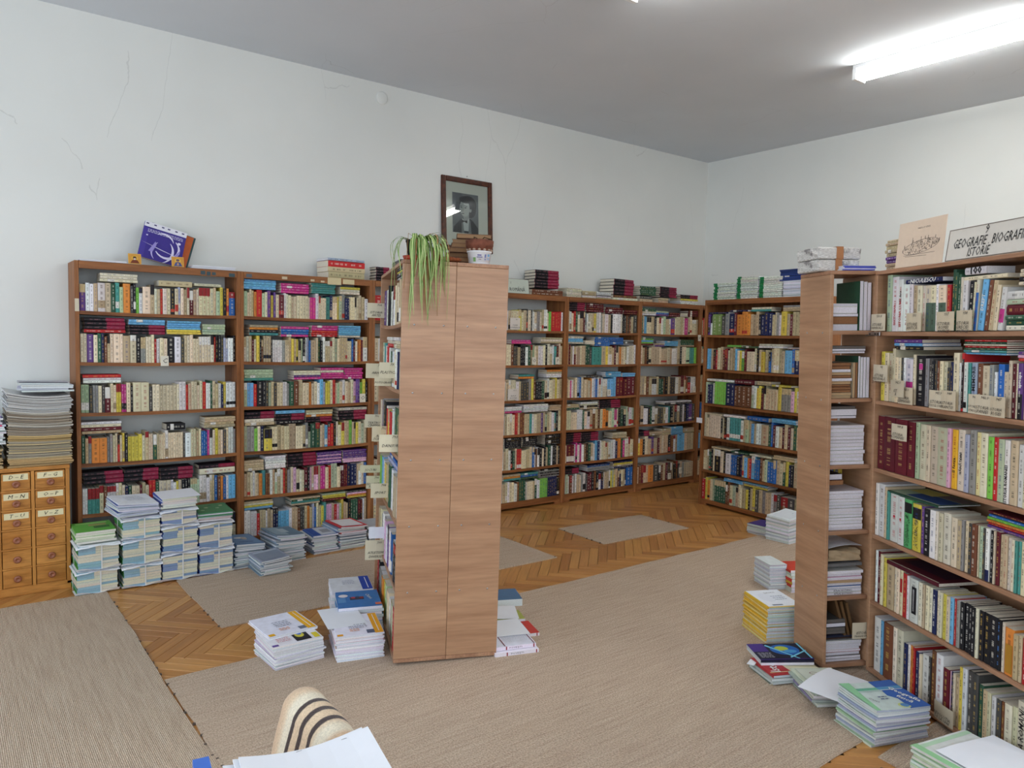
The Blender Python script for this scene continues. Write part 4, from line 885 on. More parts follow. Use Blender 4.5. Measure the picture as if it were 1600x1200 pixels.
# piles at the foot of the dark aisle bookcase
o, inf = pile('magazine', 'magazine', 5.385, 3.585, 0, .22, .2, .085, 7, [(200, 200, 206), (150, 148, 160), (206, 206, 210), (72, 54, 130)], GP, 'the purple-topped pile by the dark aisle bookcase', 'purple magazine on the low pile by the dark aisle bookcase', flatb, .008, 3, 'f')
o, inf = pile('workbook', 'workbook', 5.325, 3.355, 0, .27, .21, .2, 15, [WHT, (206, 214, 210), WHT], [(236, 238, 242), (222, 226, 232), (236, 238, 242), (190, 200, 206)], 'the tall white pile by the dark aisle bookcase', 'white workbook with curled cover on the tall pile', lambda x, y: .03*x*x*.6+.01*y, .006, 2.5, 'l', flip=3)
art(inf, o, [rect(.1, .1, .9, .9, (226, 232, 238))]+bars(.25, .7, .6, 3, .1, .03, (170, 184, 200)))
o, inf = pile('workbook', 'workbook', 4.235, 2.79, -27, .12, .2, .17, 18, [WHT, (210, 214, 222), (226, 228, 234)], [(232, 234, 242), (206, 212, 222)], 'the white-edged pile behind the yellow workbooks', 'white workbook topping the pile behind the yellow ones', flatb, .005, 2, 'l')
o, inf = pile('textbook', 'textbook', 4.31, 2.68, -27, .16, .2, .15, 8, [(226, 226, 200), (200, 206, 190), (190, 60, 40), (226, 190, 60), (196, 60, 44)], PG, 'the red-topped pile behind the narrow bookcase', 'red textbook on the pile behind the narrow bookcase', flatb, .005, 2, 'l')
o, inf = pile('workbook', 'workbook', 3.465, 2.285, -27, .2, .265, .2, 24, [(226, 186, 70), (238, 226, 170), (214, 176, 70), (230, 208, 130), (232, 190, 60)], [(206, 222, 216), (222, 228, 238), (200, 214, 220)], 'the yellow-spined pile beside the narrow bookcase', 'white workbook with a yellow border beside the narrow bookcase', flatb, .005, 1.6, 'l', lean=(-.0, .0))
art(inf, o, [rect(.03, .05, 1, 1, (236, 240, 248)), disc(.35, .55, .2, .25, (228, 232, 242)), rect(.2, .1, .5, .16, (110, 120, 140))]+bars(.5, .85, .6, 3, .1, .03, (130, 140, 160)))
cover_text(inf, o, 'Istorie', .026, 'p', .6, .8, 8)
# history and geography magazines in front of the narrow bookcase
o, inf = pile('textbook', 'textbook', 3.06, 1.985, -26, .27, .2, .046, 4, [(120, 128, 112), (196, 206, 196), (190, 196, 190), (178, 56, 60)], GP, 'the red pile at the foot of the narrow bookcase', 'red and cream history textbook under the globe magazine', lambda x, y: .006*(1-x), .01, 4, 'l')
art(inf, o, [rect(.0, .0, .42, 1, (184, 58, 62)), ([(.42, .0), (1, .0), (1, 1), (.46, 1), (.5, .7), (.4, .5)], (226, 222, 188)), rect(.0, .0, 1, .14, (178, 52, 56)), rect(0, .14, 1, .17, (222, 206, 160))]+bars(.55, .85, .85, 5, .06, .02, (120, 110, 90)))
cover_text(inf, o, 'Istorie', .066, 'w', .2, .55, 76, .0012)
o, inf = pile('magazine', 'magazine', 3.115, 2.085, -35, .265, .19, .026, 2, [(228, 226, 236), (34, 36, 60)], GP, 'the globe magazines at the foot of the narrow bookcase', 'dark magazine with a blue globe and light blue zigzag', lambda x, y: .004*x, .004, 3, 'f', z0=.052)
art(inf, o, [rect(0, 0, 1, 1, (30, 32, 52)), rect(.0, .5, .3, 1, (70, 48, 130)), disc(.62, .6, .27, .32, (40, 104, 186), 20), disc(.58, .68, .13, .14, (190, 200, 70)), disc(.7, .5, .12, .1, (80, 160, 210)),
    ([(.3, .86), (.72, .06), (.76, .06), (.34, .92)], (120, 200, 226)), ([(.6, .1), (1, .5), (1, .56), (.6, .17)], (120, 200, 226)), rect(.95, .0, .985, 1, (120, 200, 226)), rect(.0, .0, 1, .05, (60, 40, 110))]+bars(.05, .3, .4, 5, .07, .02, (200, 200, 210)))
b = MB(); b.box(0, 0, 0, .07, .035, .0012, lin((238, 140, 140))); tag(b.build('paper_slip', MAT['paper'], None, T(3.09, 2.10, .049) @ RZ(20)), 'pink paper slip between the globe magazine and the history textbook', 'paper')
o, inf = pile('workbook', 'workbook', 3.03, 1.745, -33, .2, .25, .075, 7, [(176, 186, 172), (210, 214, 206), (150, 140, 170), (196, 204, 190), (214, 222, 208)], [(200, 204, 200), (226, 226, 226), (178, 182, 178)], 'the grey-green pile beside the geography textbooks', 'pale green workbook with a framed emblem, half under a blank sheet', lambda x, y: .012*(1-y), .01, 4, 'l')
art(inf, o, [rect(.06, .06, .94, .94, (188, 200, 186)), rect(.09, .08, .91, .92, (216, 224, 210)), disc(.4, .72, .1, .06, (150, 110, 110)), disc(.4, .72, .08, .045, (216, 224, 210))]+bars(.3, .6, .55, 2, .06, .02, (130, 120, 110)))
def sheet(M, w, d, fn, label, cat='paper', t=.0009, name='paper_sheet', c=(240, 242, 250), parent=None, n=8):
    b = MB(); c = lin(c)
    P = lambda i, j, z: (w*i/n, d*j/n, z+fn(i/n, j/n))
    for j in range(n):
        for i in range(n):
            b.q([P(i, j, t), P(i+1, j, t), P(i+1, j+1, t), P(i, j+1, t)], c); b.q([P(i, j+1, 0), P(i+1, j+1, 0), P(i+1, j, 0), P(i, j, 0)], c)
    for i in range(n):
        b.q([P(i, 0, 0), P(i+1, 0, 0), P(i+1, 0, t), P(i, 0, t)], c); b.q([P(i+1, n, 0), P(i, n, 0), P(i, n, t), P(i+1, n, t)], c)
        b.q([P(0, i+1, 0), P(0, i, 0), P(0, i, t), P(0, i+1, t)], c); b.q([P(n, i, 0), P(n, i+1, 0), P(n, i+1, t), P(n, i, t)], c)
    o = b.build(name, MAT['paper'], parent, M)
    if label: tag(o, label, cat)
    return o
sheet(T(2.99, 1.592, .0915) @ RZ(5), .295, .205, lambda x, y: .004+.01*math.sin(x*3)*y, 'large blank white sheet bridging the grey-green pile and the geography textbooks')
o, inf = pile('textbook', 'textbook', 2.924, 1.425, -19, .275, .215, .145, 17, [(206, 218, 206), (170, 198, 160), (196, 204, 214), (160, 168, 196), (214, 222, 218)], [(206, 206, 214), (176, 178, 196), (222, 222, 230)], 'the geography pile before the history bookcase', 'white, green and blue geography textbook topping the nearest tall pile', lambda x, y: .018*(1-x)**2*.6+.012*(y)**2-.006*x, .007, 2.2, 'l')
art(inf, o, [([(.08, .0), (.0, .0), (.0, 1), (.2, 1), (.14, .5)], (150, 206, 160)), rect(.12, .68, .56, .79, (112, 178, 150)), rect(.56, .79, 1, 1, (62, 100, 170)), ([(.62, .0), (1, .0), (1, .72), (.6, .72), (.56, .5), (.66, .36)], (58, 98, 172)), rect(.56, .68, 1, .79, (92, 150, 190)), rect(.0, .665, 1, .68, (236, 240, 238)), disc(.6, .12, .11, .09, (206, 214, 130)), disc(.6, .12, .07, .07, (90, 140, 190))]+bars(.36, .52, .45, 2, .08, .03, (96, 104, 140)))
cover_text(inf, o, 'Geografia', .034, 'w', .85, .46, -68, .0008); cover_text(inf, o, 'fizică', .031, 'w', .745, .3, -68, .0006)
cover_text(inf, o, 'Caiet', .02, 'p', .2, .34, -58)
o, inf = pile('workbook', 'workbook', 2.735, 1.03, -14, .29, .2, .15, 16, [(186, 206, 176), (216, 222, 216), (150, 190, 140), (220, 226, 222)], [(214, 220, 216), (190, 198, 190)], 'the green-edged pile on the rounded rug', 'white and green workbook just under the large blank sheet', flatb, .008, 3, 'l', z0=.007)
art(inf, o, [rect(.0, .0, .1, 1, (150, 200, 150)), rect(.1, .85, 1, .95, (180, 210, 180))])
sheet(T(2.745, .945, .1625) @ RZ(-15), .30, .21, lambda x, y: .003*math.sin(4*x)+.01*(x > .8)*(x-.8), 'blank white sheet on the green-edged pile beside the history bookcase')
# tied bundles of textbooks by the first wall bookcase
def bundle(x, y, z, w, d, h, n, accent, side, label, rot=0, wrap=True):
    r = empty('book_bundle', T(x, y, z) @ RZ(rot), label, 'bundle', 'tied textbook bundles by the first wall bookcase'); t = h/n; ph = rp.randrange(3)
    for k in range(n):
        mb = MB(); zz = k*t; a = rp.uniform(-.003, .003); b0 = rp.uniform(-.003, .003); pc = lin(jit((222, 216, 196), .03)); ac = lin(jit(accent, .03)); blue = ((k+ph)//3) % 2 == 0
        sp = w*(.58 if ((k+ph)//6) % 2 == 0 else .42)
        x0, x1 = (0, sp) if blue else (sp, w)
        mb.box(a, b0, zz+.0004, sp+a, d+b0, zz+t-.0004, pc, 1, cols={'f': ac if blue else pc, 'l': lin(jit(side, .05)) if blue else pc, 't': ac, 'b': ac})
        mb.box(sp+a+.0006, b0, zz+.0004, w+a, d+b0, zz+t-.0004, pc, 1, cols={'f': pc if blue or (k+ph) % 6 > 3 else ac, 'r': ac, 't': ac, 'b': ac})
        mb.build('textbook', [MAT['cover'], MAT['pages']], r)
    s = MB(); c = lin((228, 230, 232)); e = .004; sx = w*.56
    for yy0, yy1, z0, z1 in ((-e-.002, -e, -.0, h+.003), (d+e-.001, d+e+.001, 0, h+.003), (-e-.002, d+e+.001, h+.0015, h+.003)): s.box(sx, yy0, z0, sx+.007, yy1, z1, c)
    s.box(-e-.001, d*.5, h+.001, w+e+.001, d*.5+.007, h+.0025, c); s.box(-e-.002, d*.5, 0, -e, d*.5+.007, h+.002, c); s.box(w+e, d*.5, 0, w+e+.002, d*.5+.007, h+.002, c)
    s.build('string', MAT['string'], r)
    if wrap:
        sheet(T(-.012, -.014, h+.0032), w+.024, d+.02, lambda u, v: -.012*max(0, .1-v)*10*(.6+.4*math.sin(u*9))-.01*max(0, .08-u)*12, None, name='paper_wrapper', parent=r, c=(234, 236, 242))
        sheet(T(-.01, -.012, -.0005), w+.02, d*.5, lambda u, v: .018*max(0, .12-v)*8*(.5+.5*math.sin(u*7+1)), None, name='paper_wrapper', parent=r, c=(234, 236, 242))
    return r
GB, BB = (150, 184, 198), (136, 158, 190); GRN = (70, 140, 60); BLS = (60, 84, 170)
pos = ['bottom', 'middle', 'upper', 'top']
for nm, x, w, lv, ac, sd, nn in (('first column, beside the card cabinet', .632, .218, (0, .146, .302), GB, GRN, 8), ('second column, green-sided', .876, .212, (0, .14, .3, .437), GB, GRN, 8), ('third column, blue-sided', 1.104, .208, (0, .181, .359, .462), BB, BLS, 10), ('fourth column, blue-sided', 1.327, .208, (0, .172, .348), BB, BLS, 9)):
    for k in range(len(lv)-1):
        bundle(x+rp.uniform(-.004, .004), 5.07+rp.uniform(-.006, .006)+(.0 if k else 0), lv[k]+.0075+(.0 if k else .0), w, .25, lv[k+1]-lv[k]-.0115, max(6, int((lv[k+1]-lv[k])/.016)), ac, sd, 'string-tied textbook bundle at the %s of the %s' % (('bottom', 'second level', 'third level')[k], nm), rp.uniform(-1.5, 1.5))
o, inf = pile('textbook', 'textbook', .628, 5.085, -1, .215, .26, .07, 5, [(196, 214, 186), (110, 170, 90), (120, 184, 96)], [(226, 228, 214)], 'the loose green textbooks on the first bundle column', 'bright green textbook with a photo strip on the first bundle column', flatb, .006, 2, 'l', z0=.313)
art(inf, o, [rect(0, 0, 1, 1, (96, 168, 70)), rect(.4, .55, .85, .75, (150, 150, 90)), rect(.5, .3, .9, .52, (70, 110, 60)), rect(.1, .8, .9, .92, (150, 200, 110))])
o, inf = pile('workbook', 'workbook', .855, 5.045, 6, .235, .29, .078, 9, [(226, 230, 238), (196, 206, 226), (90, 110, 180), (226, 230, 238), WHT], [(214, 220, 230), (196, 204, 222)], 'the loose white workbooks on the second bundle column', 'white sheet-like workbook with grey text lines on the second bundle column', lambda x, y: .012*(1-x)-.012*(1-y)*x, .01, 4, 'l', z0=.452, flip=2)
art(inf, o, bars(.3, .75, .7, 5, .1, .025, (186, 192, 204)))
o, inf = pile('textbook', 'textbook', 1.102, 5.07, 0, .21, .26, .062, 5, [(214, 216, 226), (196, 204, 224), (70, 92, 180)], [(226, 224, 214)], 'the loose blue textbooks on the third bundle column', 'blue-edged textbook topping the third bundle column', flatb, .004, 1.5, 'l', z0=.474)
sheet(T(1.098, 5.06, .5375) @ RZ(-2), .235, .27, lambda x, y: .004*x, 'blank white sheet on the third bundle column')
o, inf = pile('magazine', 'magazine', 1.32, 5.075, -3, .22, .25, .056, 6, [(206, 208, 214), (220, 190, 190), (190, 206, 206), (70, 130, 90)], GP, 'the loose magazines on the fourth bundle column', 'green speckled magazine on the fourth bundle column', lambda x, y: .006*y, .01, 4, 'f', z0=.3595)
art(inf, o, [rect(.05, .05, .95, .95, (86, 140, 96))]+[disc(.2+.15*i, .3+.12*((i*7) % 5), .06, .05, [(160, 190, 150), (190, 200, 160), (60, 110, 90)][i % 3]) for i in range(5)])
# ------------------------------------------------------------------ card cabinet with paper piles
cc = empty('card_cabinet', T(-.10, 5.29, 0), 'honey-coloured card catalogue cabinet with round knobs and letter labels', 'cabinet')
CW, CD, CH_ = .725, .45, .768
board('side_panel', (0, 0, .03), (.022, CD, CH_-.022), MAT['honey_z'], cc); board('side_panel', (CW-.022, 0, .03), (CW, CD, CH_-.022), MAT['honey_z'], cc)
board('top', (-.002, -.004, CH_-.022), (CW+.002, CD, CH_), MAT['honey_u'], cc); board('base', (0, 0, 0), (CW, CD, .048), MAT['honey_u'], cc)
board('back_panel', (.022, CD-.01, .048), (CW-.022, CD, CH_-.022), MAT['honey_z'], cc)
ncol, nrow = 4, 6; cw = (CW-.044)/ncol; rh = (CH_-.07)/nrow
for i in range(1, ncol): board('divider', (.022+i*cw-.009, .0, .048), (.022+i*cw+.009, CD-.01, CH_-.022), MAT['honey_z'], cc, .001)
LBL = {(2, 0): 'D – E', (3, 0): 'F – G', (2, 1): 'M – N', (3, 1): 'O – P', (2, 2): 'T – U', (3, 2): 'V – Z'}
for i in range(ncol):
    for j in range(nrow):
        x0 = .022+i*cw+(.011 if i else .002); x1 = .022+(i+1)*cw-(.011 if i < ncol-1 else .002); z1 = CH_-.024-j*rh-.004; z0 = z1-rh+.014
        board('rail', (x0-.001, .003, z0-.0125), (x1+.001, CD-.02, z0-.0015), MAT['honey_u'], cc, .0008)
        dr = board('drawer', (x0+.002, -.001, z0), (x1-.002, CD-.06, z1), MAT['honey_u'], cc, .002)
        lathe('knob', [(.009, 0), (.009, .008), (.018, .013), (.0215, .02), (.018, .026), (.010, .0275), (.008, .024), (.0, .0235)], MAT['knob'], dr, T((x0+x1)/2, -.001, z0+(z1-z0)*(.36 if j < 3 else .5)) @ RX(90), 16)
        if (i, j) in LBL:
            b = MB(); b.box(x0+.012, -.0022, z1-.043, x1-.012, -.0008, z1-.006, lin((232, 222, 182))); l = b.build('label_card', MAT['print'], dr)
            text(LBL[(i, j)], .031, INK['k'], dr, FACE(((x0+x1)/2, -.003, z1-.0245)), .25, xs=1.05, name='label_lettering')
def jitu_(c, a): k = 1+rp.uniform(-a, a*.5); return tuple(min(255, x*k) for x in c)
def npile(x, y, z0, w, d, h, n, cols, where, toplab, cat='newspaper', name='newspaper'):
    z = z0
    for k in range(n):
        t = h/n; f = k/n; bx = lambda u, v: (.022*(1-u)**2-.012*math.sin(u*3.1)+.008*(v-.5))*1.0
        M = T(x+rp.uniform(-.007, .007), y+rp.uniform(-.008, .008), z) @ RZ(rp.uniform(-1.8, 1.8))
        c = tuple(x*.97 for x in cols(f))
        mb = slab(w*rp.uniform(.95, 1), d, t*rp.uniform(.7, .9), jitu_(c, .3), jitu_(c, .22), bx, k, n, 'x'); o = mb.build(name, [MAT['cover'], MAT['pages']], None, M)
        tag(o, toplab if k == n-1 else '%s %s from the bottom of %s' % (ORD(k+1), name, where), cat, where); z += t
    return o
def npc(f):
    if f < .1: return (206, 176, 128)
    if f < .34: return rp.choice([(196, 184, 156), (210, 190, 146), (186, 176, 156)])
    if f < .42: return (214, 184, 128)
    if f < .75: return rp.choice([(190, 182, 166), (170, 156, 138), (206, 200, 188)])
    return rp.choice([(206, 206, 204), (180, 178, 176), (216, 216, 214)])
npile(.315, 5.31, CH_+.001, .335, .38, .43, 62, npc, 'the tall yellowed pile on the card cabinet', 'topmost yellowed newspaper under the white printouts on the card cabinet')
o, inf = pile('magazine', 'magazine', .385, 5.34, -2, .27, .3, .05, 5, [(214, 214, 226), (226, 226, 236), (200, 200, 210)], GP, 'the white printouts on the newspaper pile', 'white printout with a dark photo strip, highest on the card cabinet', lambda x, y: .006*(1-x), .012, 3, 'x', z0=CH_+.447)
art(inf, o, [rect(.03, .05, .97, .3, (90, 92, 110)), rect(.1, .4, .9, .9, (206, 208, 216))])
npile(-.02, 5.31, CH_+.001, .31, .34, .12, 16, lambda f: rp.choice([(206, 180, 134), (214, 196, 156), (196, 170, 126)]), 'the low yellowed pile on the card cabinet', 'topmost yellowed newspaper of the low pile on the card cabinet')
o, inf = pile('magazine', 'magazine', .005, 5.31, 0, .3, .3, .115, 11, [(214, 216, 222), (190, 200, 206), (226, 226, 232), (220, 200, 206), (214, 214, 226)], GP, 'the pale magazines on the low newspaper pile', 'white magazine with a pink picture on the low newspaper pile', flatb, .01, 3, 'x', z0=CH_+.145)
b = MB(); b.q([(.2, -.0008, .0), (.28, -.0008, 0), (.28, -.0008, inf[2]), (.2, -.0008, inf[2])], lin((206, 70, 110))); b.build('cover_print', MAT['print'], o)
o, inf = pile('workbook', 'workbook', -.01, 5.32, 2, .3, .3, .06, 5, [(206, 206, 220), (190, 190, 214), (110, 100, 190)], PG, 'the blue-topped papers beside the newspaper pile', 'violet-blue folder on the papers beside the newspaper pile', flatb, .01, 3, 'x', z0=CH_+.262)
# ------------------------------------------------------------------ framed portrait on the back wall
PM = axes((1, 0, 0), (0, math.sin(.055), math.cos(.055)), (0, -math.cos(.055), math.sin(.055)), (3.549, 5.738, 2.36))
pf = empty('framed_portrait', PM, 'dark-framed portrait print of a man in a bow tie on the back wall', 'picture')
FWd, FHt, fb = .545, .655, .045
for a, c in (((0, 0, 0), (fb, FHt, .026)), ((FWd-fb, 0, 0), (FWd, FHt, .026)), ((fb, 0, 0), (FWd-fb, fb, .026)), ((fb, FHt-fb, 0), (FWd-fb, FHt, .026))): board('frame_rail', a, c, MAT['frame'], pf, .005)
b = MB(); b.box(fb-.004, fb-.004, .004, FWd-fb+.004, FHt-fb+.004, .010, lin((214, 216, 206))); mt = b.build('mount', MAT['print'], pf)
b = MB(); px0, px1, py0, py1 = .115, .395, .165, .52
def pp(poly, c): b.q([(px0+(px1-px0)*x, py0+(py1-py0)*y, .0104+.00008*len(b.f)) for x, y in poly], lin(c))
el = lambda x, y, rx, ry, n=18, a0=0, a1=6.2832: [(x+rx*math.cos(a0+(a1-a0)*i/n), y+ry*math.sin(a0+(a1-a0)*i/n)) for i in range(n)]
pp([(0, 0), (1, 0), (1, 1), (0, 1)], (112, 117, 122)); pp([(0, .2), (.4, .2), (.36, 1), (0, 1)], (92, 97, 104))
pp([(.02, 0), (.98, 0), (.98, .16), (.78, .33), (.62, .40), (.36, .38), (.2, .26), (.04, .14)], (38, 42, 50))      # coat
pp(el(.6, .72, .33, .235), (36, 38, 46)); pp(el(.68, .6, .22, .2), (34, 36, 44))                                    # hair
pp([(.4, .3), (.62, .3), (.64, .5), (.44, .5)], (150, 156, 156)); pp(el(.47, .63, .195, .215), (176, 182, 180)); pp([(.29, .62), (.245, .575), (.31, .565)], (176, 182, 180))
pp(el(.52, .845, .26, .09), (36, 38, 46)); pp(el(.69, .6, .045, .06), (164, 168, 168)); pp([(.64, .78), (.74, .8), (.72, .62), (.66, .62)], (36, 38, 46))
pp([(.29, .68), (.38, .7), (.38, .69), (.29, .665)], (50, 52, 58)); pp([(.44, .7), (.57, .69), (.57, .675), (.44, .685)], (50, 52, 58))
pp(el(.34, .645, .03, .014), (54, 56, 62)); pp(el(.5, .645, .04, .015), (54, 56, 62)); pp([(.32, .55), (.42, .56), (.42, .545), (.32, .535)], (110, 114, 116)); pp([(.33, .5), (.44, .508), (.44, .485), (.34, .475)], (92, 90, 94))
pp([(.36, .38), (.5, .26), (.64, .4), (.62, .06), (.36, .06)], (196, 202, 202)); pp([(.34, .0), (.44, .0), (.4, .26), (.34, .32)], (120, 126, 128)); pp([(.6, .0), (.72, .0), (.68, .34), (.62, .3)], (120, 126, 128))
pp([(.34, .34), (.34, .25), (.45, .29), (.56, .25), (.57, .33), (.45, .31)], (30, 32, 40))
b.build('portrait_print', MAT['print'], mt)
b = MB(); b.box(fb-.003, fb-.003, .0135, FWd-fb+.003, FHt-fb+.003, .0155, W1_); b.build('glass', MAT['picglass'], pf)
tube('hanging_wire', [(.2, FHt-.01, .004), (.272, FHt+.02, .0), (.345, FHt-.01, .004)], .0015, MAT['black'], pf); lathe('nail', [(.002, 0), (.002, .02), (.004, .021), (.004, .023)], MAT['black'], pf, T(.272, FHt+.02, -.003), 8)
# ------------------------------------------------------------------ on the first and second wall bookcases
zt = 2.0308
A_ = FR['A']
def facebook(M, w, h, t, col, label, polys, cat='book', name='paperback', grp=None, pc=(232, 230, 226)):
    """a closed book with its front cover towards -y; origin at its lower left corner"""
    mb = MB(); c = lin(col); mb.box(0, 0, 0, w, .0012, h, c); mb.box(0, t-.0012, 0, w, t, h, c); mb.box(0, .0012, 0, .0015, t-.0012, h, c)
    o = mb.build(name, MAT['cover'], None, M); p = MB(); p.box(.0015, .0012, .001, w-.001, t-.0012, h-.001, lin(pc)); p.build('page_block', MAT['pages'], o)
    if polys:
        b = MB()
        for i, (pts, cc_) in enumerate(polys): b.q([(x*w, -.0004-i*.0001, y*h) for x, y in pts], lin(cc_))
        b.build('cover_print', MAT['print'], o)
    return tag(o, label, cat, grp)
def arc(cx, cy, r, a0, a1, t0, t1, c, n=12):
    P = []
    for i in range(n+1):
        a = a0+(a1-a0)*i/n; P.append((cx+(r)*math.cos(a), cy+(r)*math.sin(a)*1.0))
    Q = []
    for i in range(n, -1, -1):
        a = a0+(a1-a0)*i/n; th = t0+(t1-t0)*math.sin(math.pi*i/n); Q.append((cx+(r-th)*math.cos(a), cy+(r-th)*math.sin(a)))
    return [( [P[i], P[i+1], Q[n-i-1], Q[n-i]], c) for i in range(n)]
pm = T(1.075, 5.585, zt+.066) @ RX(-12) @ RY(14.0)
PL_ = (222, 218, 240)
polys = [rect(0, 0, 1, .86, (64, 52, 138)), rect(0, .86, 1, 1, (228, 228, 236)), rect(0, .0, .12, .86, (72, 60, 150))]
for x in (.06, .24, .42, .56, .74, .9): polys.append(rect(x-.025, .93, x+.035, .965, (70, 66, 110)))
polys += [rect(.03, .835, .3, .85, (40, 34, 100))]+bars(.1, .93, .79, 3, .035, .014, (210, 206, 232), 3)
polys += arc(.62, .4, .3, -2.6, 1.0, .02, .07, PL_)+arc(.45, .3, .34, -1.2, .9, .01, .06, PL_)+arc(.5, .55, .24, .2, 2.4, .01, .05, PL_)+arc(.55, .25, .3, 2.2, 4.0, .01, .04, (190, 184, 226))
polys += [([(.0, .42), (.5, .3), (1, .22), (.5, .32)], PL_), disc(.86, .62, .04, .035, PL_), ([(.2, .2), (.32, .5), (.36, .42), (.3, .2)], (150, 140, 206)), ([(.78, .2), (.92, .46), (.9, .3), (.84, .14)], (150, 140, 206)), rect(.08, .6, .12, .63, PL_)]
facebook(pm, .272, .258, .026, (66, 54, 140), 'purple paperback with white swirls leaning on the wall above the first bookcase', polys)
facebook(T(1.10, 5.617, zt+.073) @ RX(-12) @ RY(17.5), .29, .25, .022, (186, 92, 44), 'orange book hidden behind the purple leaning paperback', None)
facebook(T(1.115, 5.645, zt+.076) @ RX(-11) @ RY(17.5), .295, .25, .02, (52, 82, 84), 'dark teal book hindmost behind the purple leaning paperback', None)
for lb, x, y, polys in (('small gold icon card of a bearded saint, by the purple paperback', 1.0, 5.478, [disc(.5, .58, .28, .26, (222, 180, 70)), disc(.5, .55, .17, .19, (150, 100, 70)), ([(.1, 0), (.9, 0), (.74, .34), (.5, .4), (.28, .34)], (120, 60, 40)), disc(.5, .46, .1, .1, (200, 196, 190)), disc(.5, .68, .15, .08, (70, 50, 40))]),
        ('small gold icon card of a blue-robed saint, by the purple paperback', 1.265, 5.476, [disc(.5, .62, .27, .26, (226, 190, 80)), ([(.12, 0), (.9, 0), (.72, .42), (.5, .5), (.3, .42)], (70, 84, 140)), disc(.5, .6, .14, .17, (176, 130, 96)), disc(.5, .7, .17, .1, (90, 70, 90)), ([(.4, .1), (.6, .1), (.56, .36), (.44, .36)], (190, 150, 110))])):
    b = MB(); w, h = .078, .068; b.box(0, 0, 0, w, .0025, h, lin((214, 168, 84)))
    o = b.build('icon_card', MAT['print'], None, T(x, y, zt+.0005) @ RX(-10)); p = MB()
    p.q([(.004, -.0003, .004), (w-.004, -.0003, .004), (w-.004, -.0003, h-.004), (.004, -.0003, h-.004)], lin((206, 150, 66)))
    for i, (pts, c) in enumerate(polys): p.q([(.004+xx*(w-.008), -.0005-i*.0002, .004+yy*(h-.008)) for xx, yy in pts], lin(c))
    p.build('icon_print', MAT['print'], o); tag(o, lb, 'icon')
for i, (x, y, w, d, n_, lb) in enumerate(((.72, 5.49, .27, .2, 3, 'thin papers flat over the first bookcase by the card cabinet'), (1.40, 5.50, .29, .21, 6, 'white papers flat on the first bookcase beside the icon of the blue-robed saint'))):
    mb = MB(); R = random.Random(i)
    for k in range(n_): mb.box(R.uniform(-.006, .006), R.uniform(-.006, .006), k*.0036, w+R.uniform(-.006, .006), d, k*.0036+.003, lin(jit((226, 228, 234), .03)))
    tag(mb.build('paper_stack', MAT['paper'], None, T(x, y, zt) @ RZ(-3)), lb, 'papers')
b_ = FR['B']
rl = [o for o in COL.objects if o.type == 'EMPTY' and str(o.get('label', '')).startswith('second brown')][0]
for x0, x1, z0, z1 in ((.655, .765, 1.975, 2.028), (.78, .875, 1.985, 2.022)):
    b = MB(); b.box(x0, -.0085, z0, x1, -.0066, z1, lin((214, 200, 158))); tag(b.build('paper_strip', MAT['print'], rl), 'torn cream paper glued on the top rail')
for x0, x1, z0, z1, o_ in ((.30, .34, 1.993, 2.012, rl), (.52, .55, 1.99, 2.005, rl), (.60, .63, 1.987, 2.0, rl), (.04, .08, 1.99, 2.015, rl)):
    b = MB(); b.box(x0, -.0078, z0, x1, -.0066, z1, lin((206, 190, 160) if x0 > .2 else (90, 100, 110))); b.build('paint_chip', MAT['print'], o_)
fl_ = [o for o in COL.objects if o.type == 'EMPTY' and str(o.get('label', '')).startswith('first brown')][0]
b = MB(); b.box(.001, -.0009, 1.71, .025, -.0001, 1.79, lin((206, 198, 176))); tag(b.build('paper_strip', MAT['print'], fl_), 'old paper tape on the outer post')
for x0, x1, z0, z1 in ((.76, .79, 1.99, 2.015), (.8, .825, 1.985, 2.012), (.835, .86, 1.99, 2.01), (.95, .99, 1.985, 2.01)):
    b = MB(); b.box(x0, -.0078, z0, x1, -.0066, z1, lin((62, 84, 92))); tag(b.build('paint_chip', MAT['print'], fl_), 'grey-blue paint fleck on the top rail')
# ------------------------------------------------------------------ signs, index cards, letter tags
def signboard(M, w, h, lines, label, col=(216, 210, 200), ink='k'):
    b = MB(); b.box(0, 0, 0, w, .004, h, lin(col)); o = b.build('shelf_sign', MAT['print'], None, M)
    for e, (a, c) in enumerate((((0, 0), (w, .003)), ((0, h-.003), (w, h)), ((0, .003), (.003, h-.003)), ((w-.003, .003), (w, h-.003)))):
        p = MB(); p.box(a[0], -.0012, a[1], c[0], .0, c[1], lin((120, 108, 96))); p.build('edge_strip', MAT['print'], o)
    for body, x, z, s_, sh, xs in lines: text(body, s_, INK[ink], o, FACE((x, -.0016, z)), sh, 'CENTER', xs, 'sign_lettering')
    return tag(o, label, 'sign')
signboard(FW @ T(.433, .006, 1.9465) @ RX(-9), .62, .128, [('9', .205, .106, .05, .12, .8), ('GEOGRAFIE . BIOGRAFII', .212, .064, .054, .25, .62), ('ISTORIE', .175, .024, .05, .25, .66)], 'long grey sign reading 9 GEOGRAFIE . BIOGRAFII, ISTORIE above the history bookcase')
b = MB(); b.box(0, 0, 0, .30, .003, .198, lin((222, 200, 178))); dc = b.build('town_engraving', MAT['print'], None, FW @ T(.118, .002, 1.9465) @ RX(-6))
tag(dc, 'pale pink card with an engraving of a walled town, beside the GEOGRAFIE sign', 'print'); R = random.Random(5); b = MB(); ic = lin((92, 82, 76))
